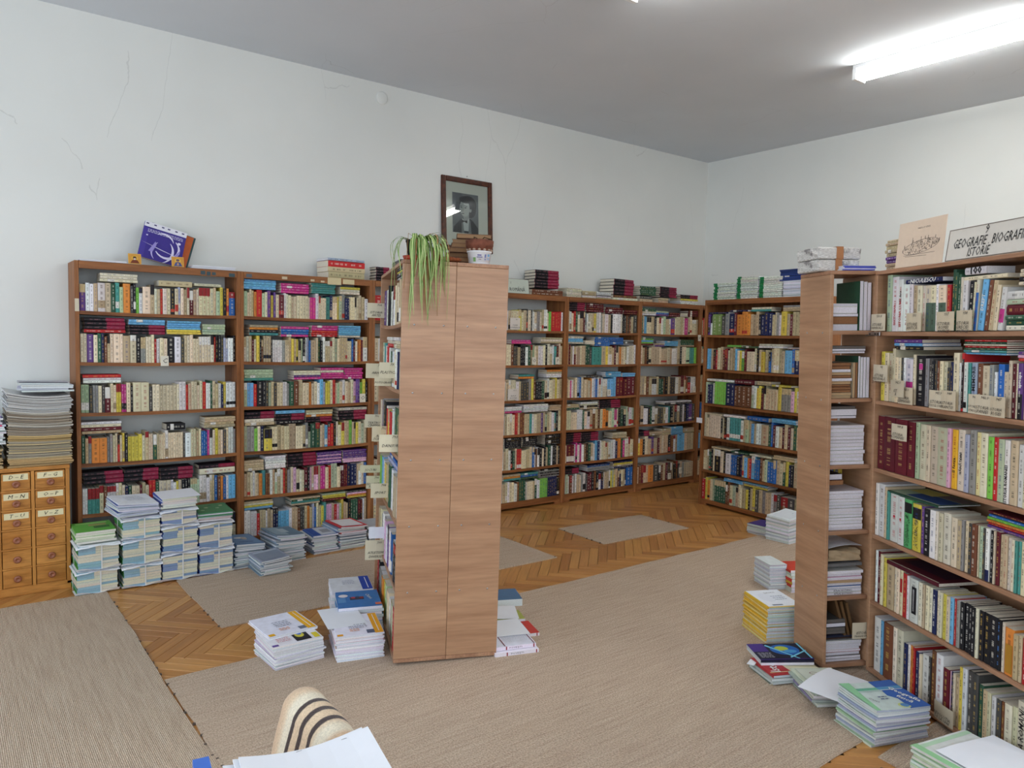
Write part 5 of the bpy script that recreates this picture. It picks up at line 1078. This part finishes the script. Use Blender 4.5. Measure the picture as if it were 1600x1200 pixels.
def ln(x0, y0, x1, y1, t=.0007):
    dx, dy = x1-x0, y1-y0; l = math.hypot(dx, dy) or 1; nx, ny = -dy/l*t, dx/l*t
    b.q([(x0-nx, -.0004, y0-ny), (x1-nx, -.0004, y1-ny), (x1+nx, -.0004, y1+ny), (x0+nx, -.0004, y0+ny)], ic)
for i in range(28):
    a0, a1 = 2*math.pi*i/28, 2*math.pi*(i+1)/28; E = lambda a: (.155+.115*math.cos(a), .082+.028*math.sin(a)+.012*math.cos(a))
    ln(*E(a0), *E(a1)); 
    if i % 3 == 0: x, y = E(a0); ln(x, y, x, y+.012, .0016)
for k in range(230):
    a, q = R.uniform(0, 6.28), math.sqrt(R.random())*.93; x, y = .155+.115*q*math.cos(a), .082+.028*q*math.sin(a)+.012*q*math.cos(a); s_ = R.uniform(.002, .005)
    ln(x, y, x+s_, y, .0005); ln(x+s_, y, x+s_, y+s_*.8, .0004); ln(x, y, x, y+s_*.8, .0004); ln(x, y+s_*.8, x+s_*.5, y+s_*1.4, .0004)
for x in (.1, .155, .2): ln(x, .095, x, .125, .0012)
ln(.05, .05, .25, .05); ln(.06, .045, .2, .04)
b.build('engraving', MAT['print'], dc); text('ORAŞUL CU CETATE', .0085, INK['k'], dc, FACE((.165, -.0006, .163)), name='caption')
signboard(FR['D'] @ T(-.03, .02, 2.0005) @ RX(-8), .60, .135, [('ROMÂNĂ', .462, .035, .046, .0, .9), ('I', .39, .095, .03, .15, 1)], 'pale green sign reading ROMÂNĂ on the wall bookcases', (196, 204, 192))
text('LITERATURA', .046, INK['k'], [o for o in COL.objects if 'ROMÂNĂ on the wall' in str(o.get('label', ''))][0], FACE((.18, -.0016, .035)), 0, 'CENTER', 1.0, 'sign_lettering')
def icard(M, w, h, top_, lines, label, col=(206, 194, 170), ink='p', fold=0, size=.019, both=True):
    b = MB(); n = 4; c = lin(col)
    for i in range(n):
        x0, x1 = w*i/n, w*(i+1)/n; f = lambda x: -.004*math.sin(math.pi*x/w)+fold*(x/w)**2
        b.q([(x0, f(x0)-.0005, 0), (x1, f(x1)-.0005, 0), (x1, f(x1)-.0005, h), (x0, f(x0)-.0005, h)], c); b.q([(x1, f(x1)+.0005, 0), (x0, f(x0)+.0005, 0), (x0, f(x0)+.0005, h), (x1, f(x1)+.0005, h)], c)
        b.q([(x0, f(x0)-.0005, h), (x1, f(x1)-.0005, h), (x1, f(x1)+.0005, h), (x0, f(x0)+.0005, h)], c)
    o = b.build('index_card', MAT['print'], None, M)
    if top_: text(top_, size*.9, INK[ink], o, FACE((w*.62, -.0062, h*.86)), .3, name='handwriting')
    for i, l in enumerate(lines): text(l, min(size, w*1.55/max(1, len(l))), INK[ink], o, FACE((w*.46, -.0062, h*(.36-.2*i))), .3, name='handwriting')
    return tag(o, label, 'card', 'handwritten subject cards')
WZ0 = [1.66, 1.343, 1.027, .712, .396, .07]
WC = [(0, -.028, 1.6645, .099, .078, '930.8', ('ISTORIE', 'UNIVERSALĂ')), (0, .227, 1.6625, .098, .077, '931', ('ISTORIE', 'ANTICĂ')), (0, .422, 1.6625, .098, .077, '937', ('ISTORIA', 'ROMEI', 'ANTICE')), (0, .519, 1.6625, .085, .08, '938', ('ISTORIA', 'GRECIEI', 'ANTICE')),
      (1, .007, 1.435, .105, .078, '94', ('ISTORIE', 'MEDIEVALĂ', 'ŞI MODERNĂ')), (1, .142, 1.375, .10, .075, '942.0', ('IST.', 'A')), (1, .179, 1.3455, .098, .075, '943.0', ('ISTORIA', 'GERMANIEI')), (1, .385, 1.3455, .10, .076, '943.9', ('ISTORIA', 'CEHOSLOVAC')), (1, .463, 1.3455, .078, .08, '944', ('ISTORIA', 'FRANŢEI')),
      (1, .597, 1.3455, .06, .075, '945', ('ISTORIA', 'ITALIEI')), (1, .639, 1.3455, .084, .077, '946.0', ('ISTORIA', 'SPANIEI')), (1, .722, 1.3455, .07, .077, '947', ('ISTORIA', 'RUSIEI')), (2, .14, 1.185, .104, .072, '949.8', ('ISTORIA', 'ROMÂNIEI')),
       (5, .472, .075, .115, .075, '', ('REVOLUŢIA', 'DE LA 1848')), (5, .79, .09, .10, .075, '', ('1918',))]
for k, (si, u, z, w, h, t_, l_) in enumerate(WC):
    dy = -.010-.006*(k % 3); 
    icard(FW @ T(u*KS, dy, ZL[si]+z-WZ0[si]) @ RZ(rp.uniform(-3, 3)), w, h, t_, l_, 'cream card headed %s on the %s shelf of the history bookcase' % (' '.join(l_).title() if t_ == '' else t_+' '+' '.join(l_).title(), SHELF[si]), rp.choice([(206, 192, 166), (200, 188, 164), (214, 202, 178)]))
icard(FN @ T(.145, -.012, .165), .11, .08, '', ('ISTORIA', 'TRANSILVANIEI'), 'cream card headed Istoria Transilvaniei, low on the narrow bookcase', (206, 194, 170))
# cards standing out of the wheeled bookcase, facing along the aisle
LC = [(1.035, 1.70, .082, .088, '704', ('ISTORIA', 'ARTEI')), (.91, 1.345, .092, .086, '72', ('ARH.',)), (.31, 1.38, .07, .08, '73', ('PLASTICĂ',)), (.53, 1.325, .074, .05, '', ('FOTOGRAFIE',)), (1.025, 1.04, .082, .08, '791', ('TEATRU', 'CINEMA')), (.64, 1.01, .072, .084, '792', ('ARTĂ', 'SCENICĂ')), (.05, 1.04, .087, .084, '793', ('DANSURI',)),
      (1.03, .765, .105, .046, '', ('JOCURI',)), (1.015, .67, .068, .078, '796', ('EDUCAŢIE', 'FIZICĂ')), (.56, .71, .078, .08, '798', ('SPORT',)), (.62, .47, .078, .064, '', ()), (.67, .335, .092, .112, '799', ('ATLETISM', 'DIVERSE'))]
for s_, z, p, h, t_, l_ in LC:
    M = FR['L'] @ T(LL-s_, -p, z) @ RZ(90)
    icard(M, p+.03, h, t_, l_, ('cream card headed %s jutting from the wheeled centre bookcase' % (' '.join(l_).title()) if l_ else 'blank white card jutting from the wheeled centre bookcase'), (216, 208, 180) if l_ else (226, 230, 238), size=.02)
for (k, u, z, w, h, t_, l_, lb) in (('D', .335, 1.672, .115, .105, '821', ('POEZIE', 'ROMÂNEASCĂ'), 'Poezie'), ('D', .325, 1.03, .12, .1, '811.2', ('CRITICĂ', 'ŞI ISTORIE'), 'Critică')): icard(FR[k] @ T(u, -.006, z), w, h, t_, l_, 'white card headed %s on the ROMÂNĂ bookcase' % lb, (222, 214, 206), size=.017)
for (k, u, z, ch, nm) in (('B', .93, 1.062, 'O', 'third shelf of the second wall bookcase'), ('D', .60, 1.352, 'O', 'second shelf of the ROMÂNĂ bookcase'), ('D', .885, 1.352, 'P', 'second shelf of the ROMÂNĂ bookcase'), ('E', .26, 1.70, 'R', 'top shelf past the ROMÂNĂ one'), ('E', .56, 1.027, 'S', 'third shelf past the ROMÂNĂ one'),
                          ('F', .87, 1.027, 'S', 'third shelf of the last wall bookcase'), ('F', .41, .74, 'S', 'fourth shelf of the last wall bookcase'), ('F', .50, .084, 'T', 'bottom shelf of the last wall bookcase'), ('F', .68, .13, 'U', 'bottom shelf of the last wall bookcase'), ('F', .93, 1.6, 'V', 'post of the last wall bookcase'), ('A', .50, 1.36, 'C', 'second shelf of the first wall bookcase')):
    b = MB(); b.box(0, -.001, 0, .05, 0, .068, lin((226, 220, 204))); o = b.build('letter_tag', MAT['print'], None, FR[k] @ T(u, -.004, z) @ RX(-2)); text(ch, .045, INK['p'], o, FACE((.025, -.0016, .034)), .2, name='handwriting'); tag(o, 'small white letter tag %s on the %s' % (ch, nm), 'tag', 'letter tags on the shelves')
b = MB(); b.box(0, -.001, 0, .075, 0, .05, lin((236, 236, 240))); tag(b.build('index_card', MAT['print'], None, FR['R'] @ T(-.055, -.003, .80)), 'blank white card on the post of the dark aisle bookcase', 'card')
def flatcover(M, w, d, t, col, label, polys, side=(230, 228, 224), name='atlas'):
    mb = MB(); c = lin(col); mb.box(0, 0, t-.0015, w, d, t, c); mb.box(0, 0, 0, w, d, .0015, c); mb.box(0, 0, .0015, w, .002, t-.0015, c)
    o = mb.build(name, MAT['cover'], None, M); p = MB(); p.box(.001, .002, .0015, w-.001, d-.001, t-.0015, lin(side)); p.build('page_block', MAT['pages'], o)
    if polys:
        q = MB()
        for i, (pts, cc_) in enumerate(polys): q.q([(x*w, y*d, t+.0004+i*.0001) for x, y in pts], lin(cc_))
        q.build('cover_print', MAT['print'], o)
    return tag(o, label, 'book')
flatcover(FW @ T(.095, .012, ZL[3]+.224) @ RY(-.0), .335, .2, .008, (40, 76, 60), 'thin large atlas with a blue sea map, fourth shelf of history bookcase', [rect(.02, .05, .98, .98, (170, 190, 160)), rect(.3, .1, .97, .6, (52, 84, 140)), rect(.05, .5, .5, .95, (206, 196, 110)), rect(.5, .62, .97, .95, (120, 110, 110))])
flatcover(FW @ T(.105, .010, ZL[4]+.212), .345, .21, .016, (84, 26, 40), 'large maroon album lying over the fifth shelf of the history bookcase', [rect(.1, .3, .9, .95, (52, 30, 46)), rect(.02, .02, .98, .05, (200, 190, 170))], (226, 220, 206))
# ------------------------------------------------------------------ on and in the narrow bookcase
def parcel(M, w, d, h, label, seed):
    R = random.Random(seed); bm = bmesh.new(); bmesh.ops.create_cube(bm, size=1)
    for v in bm.verts: v.co = Vector(((v.co.x+.5)*w, (v.co.y+.5)*d, (v.co.z+.5)*h))
    bmesh.ops.bevel(bm, geom=bm.edges[:], offset=.006, segments=1, affect='EDGES'); bmesh.ops.subdivide_edges(bm, edges=bm.edges[:], cuts=2, use_grid_fill=True)
    for v in bm.verts:
        if .004 < v.co.z: v.co += Vector((R.uniform(-1, 1), R.uniform(-1, 1), R.uniform(-1, 0)))*.0028
    me = bpy.data.meshes.new('wrapped_parcel'); bm.to_mesh(me); bm.free(); me.materials.append(MAT['news'])
    o = link('wrapped_parcel', me, None, M); b = MB(); tp = lin((170, 116, 76))
    b.box(w*.42, -.0025, .0, w*.58, -.0005, h, tp); b.box(w*.42, -.0025, h+.0005, w*.58, d+.001, h+.0015, tp); b.box(w*.42, d+.0005, 0, w*.58, d+.002, h, tp)
    tag(b.build('brown_tape', MAT['print'], o), 'brown packing tape'); return tag(o, label, 'parcel', 'newspaper-wrapped parcels')
def newsm():
    t = NT('printed_newspaper', .8, .15); co = t.coord()
    v = t.n('ShaderNodeTexVoronoi', {'Vector': (co, 0), 'Scale': 26.0}); n = t.n('ShaderNodeTexNoise', {'Vector': (t.coord((60, 60, 900)), 0), 'Scale': 1.0, 'Detail': 1.0})
    n2 = t.n('ShaderNodeTexNoise', {'Vector': (co, 0), 'Scale': 14.0, 'Detail': 3.0})
    r = t.ramp(n, 0, [(.42, lin((170, 168, 164))), (.55, lin((222, 220, 216)))]); r2_ = t.ramp(n2, 0, [(.60, (1, 1, 1, 1)), (.66, (.45, .43, .44, 1))]); m = t.mix(1.0, (r, 0), (r2_, 0), 'MULTIPLY'); t.out('Base Color', m, 2); return t.m
MAT['news'] = newsm()
parcel(FN @ T(-.036, .055, 1.9465), .215, .19, .056, 'lower parcel wrapped in newspaper with brown tape, on the narrow bookcase', 3); parcel(FN @ T(-.036, .05, 2.0035) @ RZ(2), .225, .19, .058, 'upper parcel wrapped in newspaper with brown tape, on the narrow bookcase', 4)
o, inf = pile('magazine', 'magazine', 0, 0, 0, .165, .2, .022, 4, [(90, 96, 190), (216, 218, 232), (80, 90, 190)], GP, 'blue-edged magazines beside the parcels', 'blue-edged magazine beside the newspaper parcels', flatb, .004, 2, 'f')
for x in [q for q in COL.objects if 'blue-edged magazine' in str(q.get('label', '')) or str(q.get('group', '')) == 'blue-edged magazines beside the parcels']: x.matrix_world = FN @ T(.068, .008, 1.9462) @ x.matrix_world
for lo, n_, cols, grp, lb, M0, w, d, h in ((0, 10, [(226, 230, 238), (206, 214, 226)], 'white workbooks on the dark aisle bookcase', 'white workbook under the dark blue folders', FR['R'] @ T(.885, .03, 1.998), .2, .2, .14), (1, 9, [(44, 66, 132), (36, 54, 110)], 'dark blue folders on the white workbooks', 'top dark blue folder with a white label on the dark aisle bookcase', FR['R'] @ T(.84, .035, 2.139), .27, .2, .098)):
    o, inf = pile('workbook' if lo == 0 else 'folder', 'workbook' if lo == 0 else 'folder', 0, 0, 0, w, d, h, n_, cols, GP, grp, lb, flatb, .006, 2, 'f')
    for x in COL.objects:
        if x.get('group') == grp: x.matrix_world = M0 @ x.matrix_world
    if lo:
        f3 = [x for x in COL.objects if x.get('group') == grp][3]; b = MB(); b.box(.05, -.001, .0, .1, -.0003, .012, lin((232, 232, 234))); b.build('paper_label', MAT['print'], f3)
flatcover(FN @ T(.022, .012, ZL[4]+.1455) @ RZ(2), .185, .2, .014, (110, 110, 112), 'grey magazine with a dark drawing on the atlases of the narrow bookcase', [disc(.4, .5, .26, .24, (56, 54, 58)), disc(.42, .52, .16, .14, (110, 110, 112)), rect(.1, .1, .5, .16, (70, 74, 84))], name='magazine')
text('ATLAS BOTANIC', .013, INK['k'], next((s['obj'] for s in BOOKS if s['unit'] == 'N' and s['sh'] == 4 and s['flat'] and s['order'] == 1 and 'obj' in s), None), axes((0, 0, 1), (1, 0, 0), (0, 1, 0), (.0085, .2005, .09)), 0, name='spine_title')
text('ATLAS BOTANIC', .013, INK['k'], next((s['obj'] for s in BOOKS if s['unit'] == 'N' and s['sh'] == 4 and s['flat'] and s['order'] == 2 and 'obj' in s), None), axes((0, 0, 1), (1, 0, 0), (0, 1, 0), (.0085, .2005, .09)), 0, name='spine_title')
sheet(FN @ T(.03, .02, ZL[4]+.235) @ RZ(6), .19, .2, lambda x, y: .01*math.sin(3*x), 'crumpled white sheet on the paper bag in the narrow bookcase')
bm = bmesh.new(); bmesh.ops.create_cube(bm, size=1)
for v in bm.verts: v.co = Vector(((v.co.x+.5)*.17, (v.co.y+.5)*.2, (v.co.z+.5)*.05))
bmesh.ops.subdivide_edges(bm, edges=bm.edges[:], cuts=4, use_grid_fill=True)
for v in bm.verts:
    if v.co.z > .002: v.co += Vector((rp.uniform(-1, 1), rp.uniform(-1, 1), rp.uniform(-1, 1)))*.005
me = bpy.data.meshes.new('paper_bag'); bm.to_mesh(me); bm.free(); me.materials.append(plain('crumpled_kraft', (178, 156, 126), .7, .2, .15, 20)); tag(link('paper_bag', me, None, FN @ T(.035, .03, ZL[4]+.168)), 'crumpled beige paper bag in the narrow bookcase', 'bag')
for k, (u, r_) in enumerate(((.13, -17), (.15, -15), (.172, -13))):
    b = MB(); b.box(0, 0, 0, .012, .19, .19-.01*k, lin((112, 84, 56))); tag(b.build('folder', MAT['pages'], None, FN @ T(u, .03, ZL[5]+.122) @ RY(r_)), '%s leaning brown folder at the bottom of the narrow bookcase' % ('outermost', 'middle', 'innermost')[k], 'folder', 'brown folders')
flatcover(FN @ T(.022, .012, ZL[5]+.1185), .17, .19, .007, (60, 44, 38), 'dark brown picture magazine at the bottom of the narrow bookcase', [rect(.02, .7, .98, .98, (96, 120, 170)), rect(.02, .02, .98, .2, (70, 74, 100)), disc(.6, .4, .2, .12, (150, 90, 60))], name='magazine')
# ------------------------------------------------------------------ on the wheeled centre bookcase
ZT = 1.9562
sp = empty('spider_plant', EP @ T(.072, .078, ZT), 'trailing green and white spider plant in a black pot', 'plant')
lathe('saucer', [(.05, 0), (.058, .002), (.066, .022), (.063, .022), (.055, .006), (.0, .005)], MAT['clay'], sp, None, 24)
lathe('pot', [(.036, .006), (.04, .008), (.05, .088), (.053, .088), (.053, .098), (.048, .098), (.045, .086), (.0, .085)], MAT['pot'], sp, None, 24)
lathe('soil', [(.045, .083), (.03, .09), (.0, .091)], MAT['soil'], sp, None, 16, False)
rl_ = random.Random(77)
def leaf(a, reach, rise, drop, w, dry=False, twist=0.0):
    """an arching blade: rises out of the pot, bends over and hangs; three strips with a pale middle"""
    n = 14; mb = MB(); ca, sa = math.cos(a), math.sin(a); pts = []
    for i in range(n+1):
        t = i/n
        r_ = .012+reach*(1-(1-min(1, t*1.9))**2)+.012*math.sin(t*4+twist)*t*t
        z = .088+rise*math.sin(min(1, t*2.2)*math.pi*.62)-drop*max(0, t-.2)**1.15
        sw = twist*.03*t*t
        pts.append(Vector((r_*ca-sw*sa, r_*sa+sw*ca, z)))
    e = (lin((104, 152, 62)), lin((204, 210, 150)), lin((104, 152, 62))) if not dry else (lin((150, 112, 66)),)*3
    if not dry:
        k = rl_.uniform(.7, 1.15); e = tuple(tuple(min(1, x*k) for x in c[:3])+(1,) for c in e)
    tn = Vector((-sa, ca, 0))
    for i in range(n):
        q = []
        for j in (i, i+1):
            ww = w*(math.sin(min(1, (j/n)*4+.25)*math.pi/2))*(1-(j/n)**4)+.0004
            d = (pts[min(j+1, n)]-pts[max(j-1, 0)]).normalized(); up_ = d.cross(tn).normalized()
            q.append([pts[j]+tn*ww*f+up_*(.25*ww*abs(f)) for f in (-1, -.4, .4, 1)])
        for m in range(3): mb.q([q[0][m], q[0][m+1], q[1][m+1], q[1][m]], e[m])
    mb.build('leaf', MAT['leaf'], sp)
for k in range(92):
    if k < 58: leaf(rl_.triangular(-2.2, -.25, -.9), rl_.uniform(.105, .165), rl_.uniform(.012, .045), rl_.choice([.12, .2, .3, .42, .5, .58])*rl_.uniform(.8, 1.1), rl_.uniform(.0028, .0056), k % 9 == 5, rl_.uniform(-1.2, 2.2))
    elif k < 64: leaf(rl_.uniform(3.0, 3.7), rl_.uniform(.09, .12), rl_.uniform(.01, .03), rl_.uniform(.15, .4), rl_.uniform(.0035, .005), False, rl_.uniform(-1, 1))
    else: leaf(rl_.uniform(-.7, 1.6), rl_.uniform(.06, .13), rl_.uniform(.02, .06), rl_.uniform(.05, .14), rl_.uniform(.003, .0048), False, rl_.uniform(-1, 1))
for k in range(5): tube('runner', [(.02*math.cos(k), -.03, .09), (.03*k-.05, -.075, .12-.01*k), (.035*k-.06, -.108, 0), (.04*k-.07, -.112, -.14-.03*k)], .0012, plain('dry_runner_%d' % k, (156, 122, 74), .7), sp)
tb = empty('plant_tub', EP @ T(.378, .07, ZT), 'white plastic tub holding a brown rimmed pot of dry soil', 'pot')
tub = lathe('tub', [(.048, 0), (.05, .002), (.058, .056), (.061, .057), (.061, .063), (.058, .063), (.052, .01), (.0, .008)], MAT['tub'], tb, None, 32)
b = MB(); 
def wrap(a0, a1, z0, z1, c, n=4):
    rr_ = lambda z: .0504+(.058-.05)*(z-.002)/.054+.0004
    for i in range(n):
        p, q = a0+(a1-a0)*i/n, a0+(a1-a0)*(i+1)/n
        b.q([(rr_(z)*math.cos(t), rr_(z)*math.sin(t), z) for t, z in ((p, z0), (q, z0), (q, z1), (p, z1))], lin(c))
for a0, a1, z0, z1, c in ((-2.0, -1.5, .03, .034, (96, 90, 140)), (-1.95, -1.6, .038, .044, (110, 100, 150)), (-2.35, -2.1, .01, .03, (120, 160, 96)), (-1.3, -1.15, .03, .046, (110, 120, 170)), (-1.3, -1.15, .018, .026, (130, 140, 180)), (-1.0, -.7, .036, .048, (120, 170, 210)), (-1.0, -.72, .02, .03, (170, 190, 220)), (-1.85, -1.6, .02, .023, (140, 100, 120))): wrap(a0, a1, z0, z1, c)
b.build('label_print', MAT['print'], tub)
lathe('pot', [(.05, .058), (.054, .062), (.062, .08), (.066, .086), (.068, .094), (.067, .1), (.069, .108), (.068, .116), (.066, .117), (.06, .11), (.0, .108)], plain('old_brown_pot', (112, 66, 50), .75, .25, .35, 40), tb, None, 28)
for k in range(14): a = 2*math.pi*k/14; lathe('pebble', [(.0, 0), (.007, .003), (.008, .008), (.0, .012)], plain('pale_pebble', (176, 152, 132), .8) if k == 0 else bpy.data.materials['pale_pebble'], tb, T(.058*math.cos(a), .058*math.sin(a), .063), 7)
for k in range(9): a = rl_.uniform(0, 6.28); tube('dry_stem', [(.03*math.cos(a), .03*math.sin(a), .108), (.05*math.cos(a+.4), .05*math.sin(a+.4), .128), (.074*math.cos(a+.8), .074*math.sin(a+.8), .118)], .0022, MAT['soil'], tb)
# old brown books behind the tub
z = ZT; OB = [(112, 78, 56), (126, 92, 68), (104, 70, 52), (140, 104, 76), (118, 80, 58), (132, 94, 66), (120, 84, 60)]
for k, c in enumerate(OB):
    t = .0235; dx = .005*k+rp.uniform(-.008, .008); s = dict(w=t-.0012, h=.20-.004*k, dep=.145, hard=True, col=c, pg=(158, 124, 92), ink=(200, 170, 110), seg=None, ch='T', flat=True, po=False, M=EP @ T(.245+dx, .20+rp.uniform(-.01, .01), z) @ T(.1, .07, 0) @ RZ(-16+rp.uniform(-11, 11)) @ T(-.1, -.07, 0) @ T(.2, .145, 0) @ RZ(180))
    mb = MB(); mp = MB(); add_book(mb, mp, s); o = mb.build('hardback', MAT['cover'], None, MM(s)); mp.build('page_block', MAT['pages'], o)
    tag(o, 'worn brown hardback %s of the old pile behind the white tub' % ('on top' if k == 6 else 'at the bottom' if k == 0 else ORD(k+1)+' up'), 'book', 'old brown books behind the white tub'); z += t
o = facebook(EP @ T(.172, .12, ZT) @ RX(-4) @ RY(3), .032, .098, .13, (172, 92, 50), 'orange-brown book standing between the plant and the old pile', None)
for k, (u, d_, w_) in enumerate(((.2, .05, .05), (.235, .04, .045), (.26, .055, .04))):
    R = random.Random(k); bm = bmesh.new(); bmesh.ops.create_icosphere(bm, subdivisions=2, radius=1)
    for v in bm.verts: v.co = Vector((v.co.x*w_*.6+R.uniform(-.003, .003), v.co.y*.03+R.uniform(-.003, .003), (v.co.z*.5+.5)*.026+R.uniform(-.002, .002)))
    me = bpy.data.meshes.new('bark_piece'); bm.to_mesh(me); bm.free(); me.materials.append(MAT['bark'] if 'bark' in MAT else MAT.setdefault('bark', plain('reddish_bark', (140, 78, 48), .85, .2, .35, 70))); tag(link('bark_piece', me, None, EP @ T(u, d_, ZT+.001) @ RZ(20*k)), ('reddish bark piece nearest the plant', 'reddish bark piece in the middle of three', 'reddish bark piece nearest the tub')[k], 'bark', 'bark pieces by the tub')
s = dict(w=.034, h=.21, dep=.15, hard=True, col=(66, 62, 62), ink=(160, 150, 140), seg=None, ch='D', flat=True, po=False, M=FR['L'] @ T(.60, .0, ZT-.009) @ RZ(4))
mb = MB(); mp = MB(); add_book(mb, mp, s); o = mb.build('hardback', MAT['cover'], None, MM(s)); mp.build('page_block', MAT['pages'], o); tag(o, 'dark grey hardback lying at the edge of the wheeled centre bookcase', 'book')
# ------------------------------------------------------------------ desk with papers, chair with a wool throw (nearest the viewer)
dk = empty('desk', T(.36, .80, -.025), 'narrow brown desk under the papers nearest the viewer', 'desk')
board('desk_top', (0, 0, .715), (.30, .58, .74), MAT['desk'], dk, .003)
for x in (.02, .24):
    for y in (.02, .52): board('leg', (x, y, 0), (x+.04, y+.04, .7145), MAT['desk'], dk, .002)
board('apron', (.02, .03, .64), (.28, .05, .7145), MAT['desk'], dk); board('apron', (.02, .53, .64), (.28, .55, .7145), MAT['desk'], dk)
def paperpile(x, y, rot, z0, n, w, d, h, label, grp, dr):
    for k in range(n):
        f = k/n; sh = -.068 if k < 3 else -.042 if k < n-4 else (-.02 if k < n-2 else 0)
        o = sheet(T(x, y, z0+h*f+.0006) @ RZ(rot) @ T(sh+rp.uniform(-.003, .003), rp.uniform(-.004, .004)+sh*.3, 0) @ RZ(rp.uniform(-1, 1)), w, d, lambda u, v: dr(u, v)*1.0, None, t=h/n*.8, name='document', c=jit((236, 240, 250), .015), n=6)
        tag(o, label if k == n-1 else '%s stapled document from the bottom of %s' % (ORD(k+1), grp), 'paper', grp)
    return o
o = paperpile(.401, 1.187, -9.9, .7155, 10, .26, .285, .053, 'top stapled white document in front of the wool throw', 'the document pile in front of the wool throw', lambda u, v: -.016*math.sin(math.pi*u)*v-.004*v+.006*u*v)
for u, v in ((.42, .955), (.77, .945)):
    b = MB(); b.box(0, 0, 0, .012, .0009, .0008, lin((120, 120, 124))); b.build('staple', MAT['steel'], o, T(u*.26, v*.285, .0062-.016*math.sin(math.pi*u)*v-.004*v+.006*u*v+.0006) @ RZ(14))
mb = slab(.03, .28, .014, (72, 116, 206), (90, 130, 214), flatb, 0, 1, 'l'); tag(mb.build('folder', [MAT['cover'], MAT['pages']], None, T(.338, 1.242, .7425) @ RZ(-9)), 'bright blue folder edge beside the document pile', 'folder')
ch = empty('chair', T(.30, 1.375, 0), 'wooden chair carrying the striped wool throw', 'chair')
board('seat', (0, .0, .42), (.40, .36, .445), MAT['desk'], ch, .004)
for x in (.01, .325):
    for y in (.01, .315): board('leg', (x, y, 0), (x+.035, y+.035, .4195), MAT['desk'], ch, .002)
board('backrest', (.355, .10, .50), (.385, .30, .66), MAT['desk'], ch, .006)
for y in (.12, .25): board('back_post', (.358, y, .4455), (.382, y+.03, .4995), MAT['desk'], ch, .002)
# throw: an arch over the top of the backrest, rounded at its far end
def throwm():
    t = NT('striped_wool', 1.0, .05); uv = t.n('ShaderNodeUVMap', uv_map='spine'); s_ = t.n('ShaderNodeSeparateXYZ', {0: (uv, 0)})
    nz = t.n('ShaderNodeTexNoise', {'Vector': (t.coord((90, 90, 90)), 0), 'Scale': 1.0, 'Detail': 3.0}); x = t.math('ADD', (s_, 0), (t.math('MULTIPLY', (t.math('SUBTRACT', (nz, 0), .5), 0), .012), 0))
    c1, c2, c3, dk_ = lin((222, 196, 164)), lin((232, 220, 196)), lin((214, 182, 150)), lin((74, 62, 60))
    r = t.ramp(x, 0, [(0, c1), (.12, c3), (.2, c1), (.27, c2), (.355, c2), (.365, dk_), (.41, dk_), (.42, c1), (.50, c1), (.51, dk_), (.56, dk_), (.57, c1), (.66, c1), (.67, dk_), (.72, dk_), (.73, c1), (.80, c2), (.88, c2), (.94, c3), (1, c1)])
    r.color_ramp.interpolation = 'LINEAR'; n2 = t.n('ShaderNodeTexNoise', {'Vector': (t.coord((240, 240, 240)), 0), 'Scale': 1.0, 'Detail': 3.0}); r2_ = t.ramp(n2, 0, [(.3, (.8, .8, .8, 1)), (.65, (1.05, 1.05, 1.05, 1))]); m = t.mix(1.0, (r, 0), (r2_, 0), 'MULTIPLY'); t.out('Base Color', m, 2); t.bump(n2, 0, .6, .004); t.b.inputs['Sheen Weight'].default_value = .25; return t.m
th = MB(); NS, NTt = 26, 22; G = []
for i in range(NS+1):
    s_ = i/NS; rowp = []
    y = 1.70-.235*s_; x = .667+.014*s_
    e = min(1, s_/.16); drop = .03*(1-math.sqrt(max(0, 1-(1-e)**2)))
    zt_ = .768-drop-.035*s_**1.5; half = .052-.5*drop
    for j in range(NTt+1):
        t = j/NTt*2-1
        if abs(t) < .55: a = t/.55*math.pi/2; px_, pz_ = half*math.sin(a), half*(math.cos(a)-1)
        else: q_2 = (abs(t)-.55)/.45; px_, pz_ = (half+(.05 if t < 0 else .02)*q_2**.7)*(1 if t > 0 else -1), -half-.25*q_2
        fl2 = .004*math.sin(s_*11+1)*min(1, abs(t))
        rowp.append((x+px_+fl2, y, max(.455, zt_+pz_)))
    G.append(rowp)
for i in range(NS):
    for j in range(NTt):
        u0_, u1_ = i/NS, (i+1)/NS
        th.q([G[i][j], G[i+1][j], G[i+1][j+1], G[i][j+1]], W1_, 0, uv=[(u0_, 0), (u1_, 0), (u1_, 0), (u0_, 0)])
for j in range(NTt//2):      # the cloth closes over the far end
    th.q([G[0][j], G[0][j+1], G[0][NTt-j-1], G[0][NTt-j]], W1_, 0, uv=[(0, 0)]*4)
o = th.build('wool_throw', throwm()); tag(o, 'cream wool throw with three dark stripes draped over the chair back', 'blanket')
for p in o.data.polygons: p.use_smooth = True
o.data.validate(); bm = bmesh.new(); bm.from_mesh(o.data); bmesh.ops.remove_doubles(bm, verts=bm.verts[:], dist=.0002); bmesh.ops.recalc_face_normals(bm, faces=bm.faces[:]); bm.to_mesh(o.data); bm.free()
so_ = o.modifiers.new('thickness', 'SOLIDIFY'); so_.thickness = .006; so_.offset = -1
sb = o.modifiers.new('smooth', 'SUBSURF'); sb.levels = 1; sb.render_levels = 1
